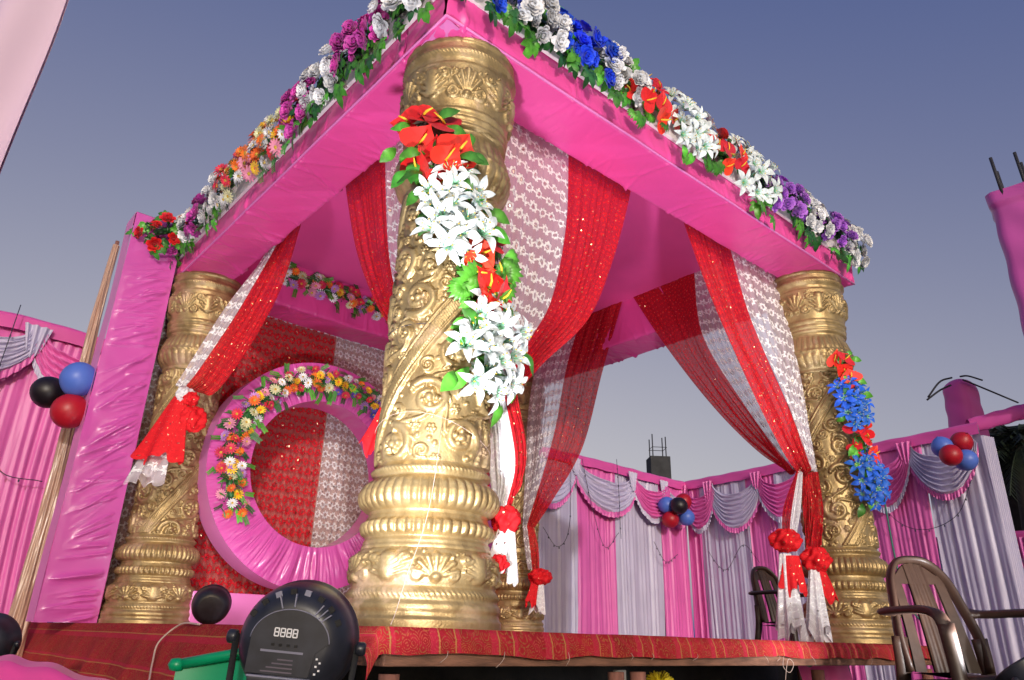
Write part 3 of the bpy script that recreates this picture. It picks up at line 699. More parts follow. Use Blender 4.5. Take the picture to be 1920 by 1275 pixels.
bunch(g, 'lily_bunch', 'bunch of white lilies between two red bunches', seg(1.32, 1.52, 3), ng, 'lily', ['lilywhite'], 13, 'oval', 8, (.08, .14), .95, .06)
bunch(g, 'anthurium_bunch', 'bunch of red anthuriums between white lilies', seg(1.62, 1.88, 3), ng, 'anthurium', ['red'], 8, 'fan', 11, (.08, .13), .95, .03)
bunch(g, 'lily_bunch', 'bunch of white lilies before the purple roses', seg(1.98, 2.22, 3), ng, 'lily', ['lilywhite'], 12, 'ivy', 10, (.08, .14), .95, .06)
bunch(g, 'rose_bunch', 'bunch of purple roses beside white lilies', seg(2.34, 2.66, 3), ng, 'rose', ['purple'], 12, 'ivy', 14, (.08, .12), 1.1)
bunch(g, 'rose_bunch', 'bunch of white roses between purple ones', seg(2.74, 2.98, 3), ng, 'rose', ['white'], 11, 'ivy', 12, (.07, .12), 1.1)
bunch(g, 'rose_bunch', 'last bunch of purple roses', seg(3.06, 3.30, 3), ng, 'rose', ['purple'], 11, 'ivy', 12, (.07, .12), 1.1)
bunch(g, 'rose_bunch', 'white roses at the end of the garland', seg(3.38, 3.54, 2), ng, 'rose', ['white'], 9, 'ivy', 10, (.07, .14), 1.15)
# garland on the left-hand canopy edge
g = thing('canopy_garland', 'garland of magenta and white roses and bright daisies along the left canopy edge', 'garland', (-.30, 1.6, 2.7), 'canopy edge garlands')
ng = (-1, 0, .12)
def segy(a, b, n, z=(2.80, 2.80)): return [(-.292, a + (b - a) * i / max(1, n - 1), z[0] + (z[1] - z[0]) * i / max(1, n - 1) + random.uniform(-.02, .02)) for i in range(n)]
bunch(g, 'rose_bunch', 'white roses nearest the corner', segy(-.10, .16, 3, (2.76, 2.80)), ng, 'rose', ['white'], 9, 'ivy', 16, (.07, .11), 1.1)
bunch(g, 'rose_bunch', 'magenta roses near the corner', segy(.28, .56, 3), ng, 'rose', ['magenta'], 12, 'ivy', 18, (.07, .12), 1.15)
bunch(g, 'rose_bunch', 'white roses between magenta ones', segy(.68, .92, 3), ng, 'rose', ['white'], 11, 'ivy', 18, (.07, .13), 1.15)
bunch(g, 'rose_bunch', 'magenta roses above the daisies', segy(1.0, 1.16, 2), ng, 'rose', ['magenta'], 9, 'ivy', 10, (.07, .13), 1.2)
bunch(g, 'daisy_bunch', 'mixed orange, yellow and pink daisies', segy(1.24, 1.62, 4), ng, 'daisy', MIX, 22, 'fern', 26, (.09, .16), 1.15, .02, 1.6)
bunch(g, 'daisy_bunch', 'red and orange daisies', segy(1.72, 2.22, 4), ng, 'daisy', MIX + ['orange', 'crimson', 'orange'], 24, 'fern', 28, (.10, .16), 1.15, .02, 1.6)
bunch(g, 'rose_bunch', 'white roses below the daisies', segy(2.36, 2.52, 2), ng, 'rose', ['white'], 8, 'ivy', 9, (.08, .14), 1.2)
bunch(g, 'rose_bunch', 'small bunch of magenta roses', segy(2.66, 2.80, 2), ng, 'rose', ['magenta'], 6, 'ivy', 8, (.08, .14), 1.2)
bunch(g, 'rose_bunch', 'white roses near the far end', segy(2.92, 3.16, 2), ng, 'rose', ['white'], 8, 'ivy', 9, (.08, .14), 1.2)
bunch(g, 'rose_bunch', 'magenta roses near the far end', segy(3.2, 3.3, 2, (2.72, 2.74)), ng, 'rose', ['magenta'], 7, 'ivy', 8, (.08, .13), 1.2)
bunch(g, 'rose_bunch', 'deep red roses at the far end', [(-.40, 3.13, 2.80), (-.50, 3.14, 2.74)], (-.5, -.85, 0), 'rose', ['red'], 5, 'ivy', 11, (.10, .11), 1.05)
# garland on the near pillar
g = thing('pillar_garland', 'garland of red anthuriums and white lilies hanging down the largest pillar', 'garland', (-.1, -.22, 1.9), 'pillar garlands')
def on_cyl(x, y, z, r=.235):
    d = math.hypot(x, y); return (x / d * r, y / d * r, z)
def nn(c): return (c[0] + CAM.x * .06, c[1] + CAM.y * .06, 0)
for nm, lb, cs, kind, colr, nf, lf, nl, sp_, sc_, ls in [
    ('anthurium_bunch', 'red anthuriums at the top', [on_cyl(-.205, -.11, 1.93, .262), on_cyl(-.16, -.17, 1.80, .262)], 'anthurium', ['red'], 9, 'oval', 16, (.10, .11), 1.3, 1.1),
    ('lily_bunch', 'upper white lilies', [on_cyl(-.12, -.20, 1.70), on_cyl(-.10, -.22, 1.58), on_cyl(-.10, -.21, 1.48)], 'lily', ['lilywhite'], 19, 'oval', 18, (.095, .095), 1.12, 1.2),
    ('anthurium_bunch', 'red anthuriums in the middle', [on_cyl(.01, -.24, 1.42), on_cyl(.03, -.24, 1.28)], 'anthurium', ['red'], 8, 'fan', 16, (.10, .10), 1.25, 1.25),
    ('lily_bunch', 'lower white lilies', [on_cyl(.10, -.215, 1.14), on_cyl(.15, -.19, 1.03), on_cyl(.05, -.23, .97)], 'lily', ['lilywhite'], 22, 'oval', 18, (.12, .11), 1.15, 1.2)]:
    bunch(g, nm, lb, cs, nn(cs[len(cs) // 2]), kind, colr, nf, lf, nl, sp_, sc_, .01, ls, .4)
# garland on the right pillar
g = thing('pillar_garland', 'garland of blue lilies and red anthuriums hanging beside the right pillar', 'garland', (3.2, -.32, 1.3), 'pillar garlands')
mbx = MB().tube(cat([(3.09, -.30, 1.72), (3.16, -.30, 1.45), (3.22, -.31, 1.15), (3.26, -.29, .86)], 16), .030, 8, flat=.4); mbx.obj('backing_strip', M['foam'], g)
for nm, lb, cs, kind, colr, nf, nl, sp_, sc_ in [
    ('anthurium_bunch', 'red anthuriums at the top', [(3.10, -.32, 1.74), (3.12, -.32, 1.64)], 'anthurium', ['red'], 6, 8, (.06, .07), .95),
    ('lily_bunch', 'upper blue lilies', [(3.14, -.32, 1.52), (3.18, -.32, 1.42)], 'lily', ['lilyblue'], 13, 6, (.09, .09), .95),
    ('anthurium_bunch', 'red anthuriums in the middle', [(3.20, -.32, 1.26), (3.22, -.32, 1.16)], 'anthurium', ['red'], 6, 7, (.08, .07), 1.0),
    ('lily_bunch', 'lower blue lilies', [(3.23, -.32, 1.04), (3.26, -.32, .92)], 'lily', ['lilyblue'], 15, 7, (.10, .09), .95)]:
    cs = [(x - .05, y + .04, z) for x, y, z in cs]; bunch(g, nm, lb, cs, (-.55, -.85, .05), kind, colr, nf, 'oval', nl, (sp_[0] * .85, sp_[1]), sc_, .02, .9, .4)
# daisies on the far beam
g = thing('beam_garland', 'daisy garland on the inner face of the far canopy beam', 'garland', (1., 3.12, 2.75), 'daisy garlands')
for a, b in ((.50, .80), (.86, 1.16), (1.22, 1.60)):
    bunch(g, 'daisy_bunch', 'mixed daisies', [(a, 3.115, 2.80 - .05 * a), ((a + b) / 2, 3.115, 2.80 - .05 * a), (b, 3.115, 2.80 - .05 * b)], (0, -1, -.15), 'daisy', MIX, 15, 'fern', 16, (.08, .085), 1.1, .01, 1.6, bulge=.03)

# ------------------------------------------------------------------ curtains behind the ring
def curtain(name, label, x0, x1, y, z0, z1, mat, amp, per, seed, group=None):
    L = x1 - x0; nu = int(L / .012)
    def f(u, v):
        x = x0 + u * L; ph = 2 * PI * x / per + 1.2 * vnoise(x * 3, seed)
        return x + .3 * amp * np.sin(ph), y + amp * np.sin(ph) * (.8 + .3 * np.sin(v * 3 + seed)) + .004 * vnoise(x * 30, seed), z0 + v * (z1 - z0) + .006 * np.sin(ph)
    V, F, UV = grid(f, nu, 40)
    return tag(mk(name, V, F, mat, uv=np.stack([UV[:, 0] * L * 1.25, UV[:, 1] * (z1 - z0)], 1)), label, 'curtain', group)
curtain('curtain_lining', 'beige satin lining behind the lace curtains', -.30, 3.12, 3.505, .01, 2.52, M['lining'], .012, .055, 1)
curtain('lace_curtain', 'narrow white lace curtain between the pink panel and left pillar', -.30, .16, 3.46, .20, 2.53, M['white_lace_back'], .010, .07, 2, 'lace back curtains')
curtain('lace_curtain', 'red lace curtain behind the left half of the ring', .165, 1.235, 3.462, .215, 2.53, M['red_lace_back'], .010, .07, 3, 'lace back curtains')
curtain('lace_curtain', 'white lace curtain seen through the ring next to the largest pillar', 1.24, 2.0, 3.458, .2, 2.53, M['white_lace_back'], .010, .07, 4, 'lace back curtains')
curtain('lace_curtain', 'red lace curtain hidden mostly behind the largest pillar', 2.005, 3.1, 3.461, .2, 2.53, M['red_lace_back'], .010, .07, 5, 'lace back curtains')
pb = MB().box((1.52, 3.22, .118), (2.62, .40, .222), ch=.012); tag(pb.obj('plinth_box', M['pale_pink'], None, False), 'low pink cloth-covered box along the foot of the lace curtains', 'plinth')

# ------------------------------------------------------------------ ring
RC = np.array([.955, 1.125]); RI, RO, YF, YB = .555, .865, 2.86, 3.10
rg = thing('decorative_ring', 'large round ring frame wrapped in pleated pink satin, standing before lace curtains', 'ring', (.955, 2.98, .24))
def ring_face(u, v):
    a = 2 * PI * u; r = RI + v * (RO - RI)
    ph = 150 * a + 9 * vnoise(a * 6, 31) + 5 * v * np.sin(3 * a); pl = .007 * (np.abs(np.sin(ph / 2)) * 2 - 1) * (.6 + .5 * vnoise(a * 11, 33)) + .013 * vnoise(a * 26 + v * 2.2 * np.sin(2 * a), 34, 2)
    bl = .010 * np.sin(PI * v)
    return RC[0] + r * np.cos(a), YF - bl - pl * np.sin(PI * np.clip(v, .03, .97)) * .9, RC[1] + r * np.sin(a)
V, F, UV = grid(ring_face, 900, 10); mk('pleated_face', V, F, M['pink_ring'], rg)
def ring_side(R, sg):
    def f(u, v):
        a = 2 * PI * u; w = .003 * vnoise(a * 9, 7) * np.sin(PI * v)
        return RC[0] + (R + w) * np.cos(a), YF + .001 + v * (YB - YF), RC[1] + (R + w) * np.sin(a)
    return f
V, F, UV = grid(ring_side(RO, 1), 160, 6); mk('outer_band', V, F, M['pale_pink'], rg)
V, F, UV = grid(ring_side(RI, -1), 160, 6); mk('inner_band', V, F, M['pink_ring'], rg)
V, F, UV = grid(lambda u, v: (RC[0] + (RI + v * (RO - RI)) * np.cos(2 * PI * u), YB + 0 * u, RC[1] + (RI + v * (RO - RI)) * np.sin(2 * PI * u)), 120, 2); mk('back_face', V, F, M['pink_ring'], rg)
g = thing('ring_garland', 'daisy garland arching over the upper left of the pink ring', 'garland', (.5, 2.82, 1.7), 'daisy garlands')
for i, (a0, a1) in enumerate([(207, 190), (186, 168), (164, 146), (142, 124), (120, 102), (98, 80), (76, 58), (54, 36)]):
    cs = [(RC[0] + .72 * math.cos(rad(a)), YF - .035, RC[1] + .72 * math.sin(rad(a))) for a in (a0, (a0 + a1) / 2, a1)]
    bunch(g, 'daisy_bunch', 'mixed daisies on the ring', cs, (-.1, -1, 0), 'daisy', MIX + (['violet', 'violet', 'crimson'] if i > 4 else []), 13, 'fern', 15, (.085, .085), .95, .0, 1.5, bulge=.03, tn=60)

# ------------------------------------------------------------------ drapes
def ruled(edges, cum, mats, parent, names, ntop=0.08, pleats=(5, 5), amp=.018, nv=60, seed=0, up=True, gather=1.0):
    """bands of cloth between successive edge curves"""
    E_ = []
    for e in edges:
        e = [tuple(p) for p in e]
        if up: e = [(e[0][0], e[0][1], e[0][2] + ntop)] + e
        E_.append(cat(e, nv + 1))
    for k, (m, nm) in enumerate(zip(mats, names)):
        A, B = E_[k], E_[k + 1]; nu = 48
        u = np.linspace(0, 1, nu + 1); v = np.linspace(0, 1, nv + 1)
        P = A[:, None, :] * (1 - u)[None, :, None] + B[:, None, :] * u[None, :, None]
        tu = B - A; tv = np.gradient((A + B) / 2, axis=0); nrm = np.cross(tu, tv); nrm /= np.linalg.norm(nrm, axis=1, keepdims=True) + 1e-9
        wid = np.linalg.norm(tu, axis=1)
        n = pleats[k]; am = amp * np.clip(.25 + 1.0 * v * gather, .2, 1.)
        off = am[:, None] * (1 + .5 * vnoise(u * 7, seed + k + 30))[None, :] * (np.sin(2 * PI * n * u[None, :] + 5.0 * vnoise(u * 3, seed + k)[None, :] + 1.6 * vnoise(v * 2.5, seed + 3)[:, None]) + .35 * np.sin(2 * PI * n * 2.3 * u[None, :] + 1 + v[:, None] * 3))
        off *= np.clip(np.minimum(u, 1 - u) * 9, .25, 1)[None, :]
        P = P + nrm[:, None, :] * off[:, :, None]
        top_w = max(wid.max(), .12); ln = np.r_[0, np.cumsum(np.linalg.norm(np.diff((A + B) / 2, axis=0), axis=1))]
        Uu = (np.repeat(u[None, :], nv + 1, 0) * top_w * 1.25 + k * .37 + seed * .13); Vv = np.repeat(ln[:, None], nu + 1, 1)
        I, J = np.meshgrid(np.arange(nu), np.arange(nv)); a = (J * (nu + 1) + I).ravel()
        mk(nm, P.reshape(-1, 3), np.stack([a, a + 1, a + nu + 2, a + nu + 1], 1), m, parent, uv=np.stack([Uu.ravel(), Vv.ravel()], 1))
def knot(name, c, r, mat, parent, seed=0, sq=(1, 1, 1)):
    def f(u, v):
        a = 2 * PI * u; b = PI * (v - .5)
        rr = r * (1 + .16 * np.sin(5 * a + seed + 3 * v) * np.cos(b) + .10 * np.sin(9 * a - 5 * v * PI + seed) * np.cos(b) + .08 * np.sin(7 * v * PI + 3 * a))
        return c[0] + rr * np.cos(a) * np.cos(b) * sq[0], c[1] + rr * np.sin(a) * np.cos(b) * sq[1], c[2] + rr * np.sin(b) * sq[2]
    V, F, UV = grid(f, 48, 28); return mk(name, V, F, mat, parent, uv=UV * np.array([[2 * PI * r, PI * r]]))
def tail(name, top, bot, w0, w1, mat, parent, seed=0, folds=5, depth=.03, side=None, ragged=.03):
    """gathered tail of cloth: a fluted, flaring sleeve"""
    t, b = np.array(top, float), np.array(bot, float)
    sx = np.array(side if side is not None else RT); sy = np.array((FW.x, FW.y, 0)); sy /= np.linalg.norm(sy)
    def f(u, v):
        a = 2 * PI * u; w = w0 + (w1 - w0) * v ** .8; fl = 1 + (.10 + .22 * v) * np.sin(folds * a + seed) + .1 * v * np.sin((folds * 2 + 1) * a + seed * 2)
        ex = w * fl * np.cos(a); ey = (depth * (.5 + .8 * v)) * fl * np.sin(a)
        P = t[:, None, None] * (1 - v) + b[:, None, None] * v + sx[:, None, None] * ex + sy[:, None, None] * ey
        P[2] += -ragged * v ** 4 * (np.sin(3 * a + seed) + .5 * np.sin(8 * a)) + .02 * np.sin(PI * v) * 0
        return P[0], P[1], P[2]
    V, F, UV = grid(f, 72, 24); L = np.linalg.norm(b - t)
    return mk(name, V, F, mat, parent, uv=UV * np.array([[2 * PI * w1, L]]))
D = {
'F_right':[[(0.353,0.099,2.518),(0.324,0.084,1.840),(0.313,0.024,1.310),(0.255,-0.001,0.950)],
  [(0.861,0.103,2.495),(0.784,0.045,2.014),(0.634,-0.005,1.513),(0.459,-0.015,1.211),(0.302,-0.043,0.952)],
  [(1.389,0.099,2.507),(1.176,0.058,1.977),(0.917,0.015,1.508),(0.578,-0.012,1.166),(0.377,-0.054,0.960)]],
'F_right_fall':[[(0.243,0.009,0.970),(0.250,-0.029,0.677),(0.250,-0.086,0.447)],
  [(0.294,-0.060,0.970),(0.313,-0.130,0.653),(0.264,-0.137,0.445)],
  [(0.375,-0.056,0.980),(0.375,-0.132,0.664),(0.289,-0.131,0.449)]],
'F_left':[[(0.102,1.276,2.527),(0.083,1.000,1.969),(0.079,0.706,1.541),(0.085,0.509,1.336),(0.094,0.277,1.165)],
  [(0.102,0.819,2.504),(0.069,0.626,1.844),(0.065,0.465,1.484),(0.099,0.249,1.210)],
  [(0.098,0.595,2.503),(0.109,0.451,1.819),(0.121,0.295,1.336),(0.153,0.201,1.212)]],
'L':[[(0.101,2.464,2.511),(-0.063,2.609,2.088),(-0.192,2.725,1.643),(-0.227,2.756,1.508)],
  [(0.101,2.281,2.508),(-0.016,2.465,2.035),(-0.140,2.631,1.633),(-0.197,2.697,1.490)],
  [(0.098,1.880,2.491),(0.117,2.079,2.130),(0.062,2.355,1.748),(-0.020,2.588,1.480),(-0.089,2.659,1.468)]],
'R_front':[[(1.929,0.102,2.515),(2.137,0.093,2.081),(2.398,0.058,1.590),(2.658,0.004,1.142),(2.791,-0.042,0.954)],
  [(2.457,0.102,2.521),(2.563,0.065,2.016),(2.711,-0.029,1.500),(2.816,-0.098,1.017)],
  [(3.098,0.101,2.532),(3.039,0.023,1.943),(2.951,-0.045,1.441),(2.846,-0.115,1.002)]],
'R_front_fall':[[(2.782,-0.042,0.969),(2.722,-0.056,0.745),(2.660,-0.080,0.517)],
  [(2.821,-0.093,1.002),(2.757,-0.113,0.744),(2.664,-0.111,0.515)],
  [(2.851,-0.120,1.003),(2.806,-0.143,0.747),(2.717,-0.130,0.519)]],
'R_back':[[(3.150,1.530,2.857),(3.126,1.190,2.287),(3.052,0.766,1.695),(2.933,0.334,1.228),(2.833,0.036,1.005)],
  [(3.153,0.881,2.872),(3.011,0.749,2.231),(2.926,0.379,1.543),(2.800,0.022,1.032)],
  [(3.151,0.614,2.895),(3.050,0.456,2.199),(2.953,0.223,1.574),(2.824,-0.013,1.058)]],
'R_back_fall':[[(2.769,-0.017,1.005),(2.606,0.005,0.767),(2.526,-0.010,0.601)],
  [(2.771,-0.033,1.014),(2.634,-0.036,0.766),(2.540,-0.050,0.599)],
  [(2.786,-0.055,1.015),(2.679,-0.068,0.769),(2.592,-0.068,0.603)]],
'B':[[(3.152,2.766,2.854),(3.084,2.859,2.129),(3.069,2.886,1.389),(3.058,2.892,0.964)],
  [(3.150,2.212,2.859),(3.125,2.378,2.410),(3.142,2.540,1.862),(3.125,2.694,1.422),(3.088,2.866,0.965)],
  [(3.148,1.680,2.874),(3.197,1.978,2.299),(3.264,2.311,1.639),(3.197,2.644,1.177),(3.147,2.826,0.944)]],
'B_fall':[[(3.058,2.892,0.964),(3.039,2.835,0.742),(3.030,2.776,0.562)],
  [(3.075,2.850,0.963),(3.062,2.787,0.741),(3.045,2.736,0.561)],
  [(3.147,2.826,0.944),(3.139,2.756,0.746),(3.109,2.707,0.564)]]}
GRP = 'red and white lace drapes tied to the pillars'
RL, WL = M['red_lace'], M['white_lace']
d = thing('drape', 'lace drape, white beside red, swept to the right side of the largest pillar', 'drape', (.6, .05, 2.5), GRP)
ruled(D['F_right'], 0, [WL, RL], d, ['white_band', 'red_band'], pleats=(6, 6), amp=.012, seed=1)
ruled(D['F_right_fall'], 0, [M['white_tulle'], RL], d, ['white_fall', 'red_fall'], pleats=(3, 2), amp=.012, seed=2, up=False, nv=30)
knot('tie', (.268, -.14, .405), .052, M['red_cloth'], d, 1)
tail('tail', (.262, -.145, .37), (.215, -.165, .19), .03, .055, M['white_tulle'], d, 2, 5, .025)
knot('rosette', (.198, -.185, .235), .032, M['red_cloth'], d, 4)
d = thing('drape', 'lace drape swept to the left side of the largest pillar, mostly red', 'drape', (.1, .9, 2.5), GRP)
ruled(D['F_left'], 0, [RL, WL], d, ['red_band', 'white_band'], pleats=(6, 4), amp=.012, seed=3)
tail('tail', (-.085, .19, .92), (-.165, .17, .66), .015, .045, M['red_cloth'], d, 1, 4, .02, side=(.7, -.7, 0))
d = thing('drape', 'red lace drape swept to the left pillar and tied in a knot', 'drape', (.1, 2.1, 2.5), GRP)
ruled(D['L'], 0, [WL, RL], d, ['white_band', 'red_band'], pleats=(3, 5), amp=.014, seed=4)
knot('tie', (-.192, 2.66, 1.43), .055, M['white_tulle'], d, 2)
tail('red_tail', (-.215, 2.665, 1.42), (-.285, 2.64, .98), .04, .13, M['red_cloth'], d, 2, 4, .03)
tail('white_tail', (-.26, 2.70, 1.15), (-.315, 2.69, .85), .06, .10, M['white_lace'], d, 3, 5, .03)
knot('rosette', (-.125, 2.60, 1.27), .075, M['red_cloth'], d, 3, (1, .6, 1.1))
knot('rosette', (-.165, 2.60, 1.40), .045, M['red_cloth'], d, 5)
d = thing('drape', 'lace drape, red beside white, swept from the right beam to the right pillar', 'drape', (2.5, .1, 2.5), GRP)
ruled(D['R_front'], 0, [RL, WL], d, ['red_band', 'white_band'], pleats=(6, 6), amp=.014, seed=5)
ruled(D['R_front_fall'], 0, [RL, RL], d, ['red_fall', 'red_fall'], pleats=(2, 2), amp=.014, seed=6, up=False, nv=30)
knot('tie', (2.645, -.135, .455), .075, M['red_cloth'], d, 6, (1, 1, .9))
tail('red_tail', (2.655, -.14, .42), (2.685, -.15, .25), .03, .06, M['red_cloth'], d, 6, 4, .02)
tail('white_tail', (2.625, -.13, .40), (2.605, -.12, .03), .026, .058, M['white_tulle'], d, 7, 7, .03, ragged=.05)
d = thing('drape', 'sheer lace drape swept from the far side beam to the right pillar', 'drape', (3.15, 1.1, 2.8), GRP)
ruled(D['R_back'], 0, [RL, WL], d, ['red_band', 'white_band'], pleats=(7, 4), amp=.016, seed=7, ntop=.02)
ruled(D['R_back_fall'], 0, [RL, M['white_tulle']], d, ['red_fall', 'white_fall'], pleats=(2, 2), amp=.008, seed=8, up=False, nv=30)
knot('tie', (2.502, -.04, .555), .080, M['red_cloth'], d, 7, (1, 1, .8))
tail('red_tail', (2.515, -.06, .47), (2.49, -.06, .28), .04, .06, M['red_cloth'], d, 8, 4, .02)
tail('white_tail', (2.500, -.03, .48), (2.47, -.03, .05), .032, .066, M['white_tulle'], d, 9, 7, .035, ragged=.05)
d = thing('drape', 'lace drape swept to the small far pillar, white beside red', 'drape', (3.15, 2.2, 2.8), GRP)
ruled(D['B'], 0, [WL, RL], d, ['white_band', 'red_band'], pleats=(5, 6), amp=.016, seed=9, ntop=.02)
ruled(D['B_fall'], 0, [WL, RL], d, ['white_fall', 'red_fall'], pleats=(2, 2), amp=.012, seed=10, up=False, nv=30)
knot('tie', (3.09, 2.68, .50), .085, M['red_cloth'], d, 8, (1.2, 1, .8))
tail('red_tail', (3.05, 2.70, .48), (3.0, 2.70, .27), .03, .05, M['red_cloth'], d, 5, 4, .02)
tail('white_tail', (3.09, 2.68, .44), (3.07, 2.69, .22), .03, .06, M['white_tulle'], d, 4, 5, .03)

# ------------------------------------------------------------------ pleated pink panel, satin pole, balloons by it
pn = thing('fabric_panel', 'tall narrow panel wrapped in pleated pink satin beside the left pillar', 'panel', (-.47, 3.3, 0))
cr = np.random.default_rng(77); creases = []
for i in range(130):
    z = cr.uniform(-.05, 2.95); side_ = cr.random() < .55
    x0 = .35 - cr.uniform(0, .05) if side_ else cr.uniform(0, .2); sl_ = (-1 if side_ else 1) * cr.uniform(.15, .9) * (1 if z > .5 else .25)
    creases.append((x0, z, (-1 if side_ else 1) * cr.uniform(.18, .36), sl_, cr.uniform(.006, .017), cr.uniform(.007, .020)))
def pan_front(u, v):
    x = .35 * u; z = .006 + 2.90 * v; h_ = .004 * vnoise(z * 3 + u, 42)
    for (x0, z0, lx, sl_, A, w) in creases:
        t_ = (x - x0) / lx; zc = z0 - sl_ * (x - x0) * np.sign(lx) * -1 * (1 + .3 * t_); e = np.clip(t_ * 6, 0, 1) * np.clip((1 - t_) * 2, 0, 1)
        h_ = h_ + A * np.exp(-np.abs((z - zc) / (w * (.6 + .8 * np.clip(t_, 0, 1)))) ** 1.25) * e
    e = np.clip(np.minimum(u, 1 - u) * 9, .05, 1); return -.645 + x, 3.195 - h_ * e, z
V, F, UV = grid(pan_front, 44, 560); mk('pleated_front', V, F, M['pink_pleat'], pn)
V, F, UV = grid(lambda u, v: (-.647 - .004 * np.sin(v * 14), 3.20 + .24 * u, .006 + v * 2.90), 6, 40); mk('side_face', V, F, M['pale_pink'], pn)
V, F, UV = grid(lambda u, v: (-.293 + .003 * np.sin(v * 20), 3.20 + .24 * u, .006 + v * 2.90), 6, 40); mk('side_face', V, F, M['pink'], pn)
V, F, UV = grid(lambda u, v: (-.645 + .35 * u, 3.196 + .244 * v, 2.908 + .01 * np.sin(PI * u) * np.sin(PI * v)), 6, 6); mk('top_cloth', V, F, M['pink'], pn)
sp_ = thing('satin_pole', 'pole wrapped in brown-gold satin standing behind the pink panel', 'pole', (-.58, 4.12, 0))
def pole_f(u, v):
    a = 2 * PI * u; z = GZ + .02 + (3.55) * v; r = .075 - .052 * v + (.008 * np.sin(7 * a + 5 * z) + .005 * np.sin(13 * a - 3 * z)) * (1 - .6 * v)
    return -.575 + r * np.cos(a) + .01 * np.sin(2 * z), 4.12 + r * np.sin(a), z
V, F, UV = grid(pole_f, 96, 60); mk('satin_wrap', V, F, M['brown_satin'], sp_)
MB().tube([(-.575, 4.12, GZ), (-.575, 4.12, 3.06)], .016, 10).obj('core', M['pole_wood'], sp_)
def balloon(c, r, mat, parent, face=(0, 0, -1)):
    n = 28; prof = []
    for i in range(17):
        a = PI * i / 16; z = -math.cos(a) * r * 1.06; rr = math.sin(a) * r * (1 - .16 * max(0, math.cos(a)) ** 2); prof.append((z, max(rr, .0008)))
    prof = [(-r * 1.14, .012), (-r * 1.10, .004)] + prof
    R = Vector((0, 0, 1)).rotation_difference(-Vector(face).normalized()).to_matrix().to_4x4()
    return MB().lathe(prof, n, Matrix.Translation(c) @ R).obj('balloon', M[mat], parent)
b = thing('balloon_cluster', 'three balloons, black, blue and red, at the edge of the pink panel', 'balloons', (-.72, 3.6, 1.6), 'balloon clusters')
def at(px, py, dep):
    f = 1377.39; return CAM + (FW + RT * ((px - 960) / f) - UP * ((py - 637.5) / f)) * dep
for (px, py, dp, r, m_, fc) in [(147, 712, 5.10, .118, 'blue_balloon', (-.2, .3, -1)), (92, 736, 5.16, .112, 'black_balloon', (1, 0, -.3)), (131, 770, 5.04, .118, 'red_balloon', (.2, .3, 1))]:
    balloon(at(px, py, dp), r, m_, b, fc)

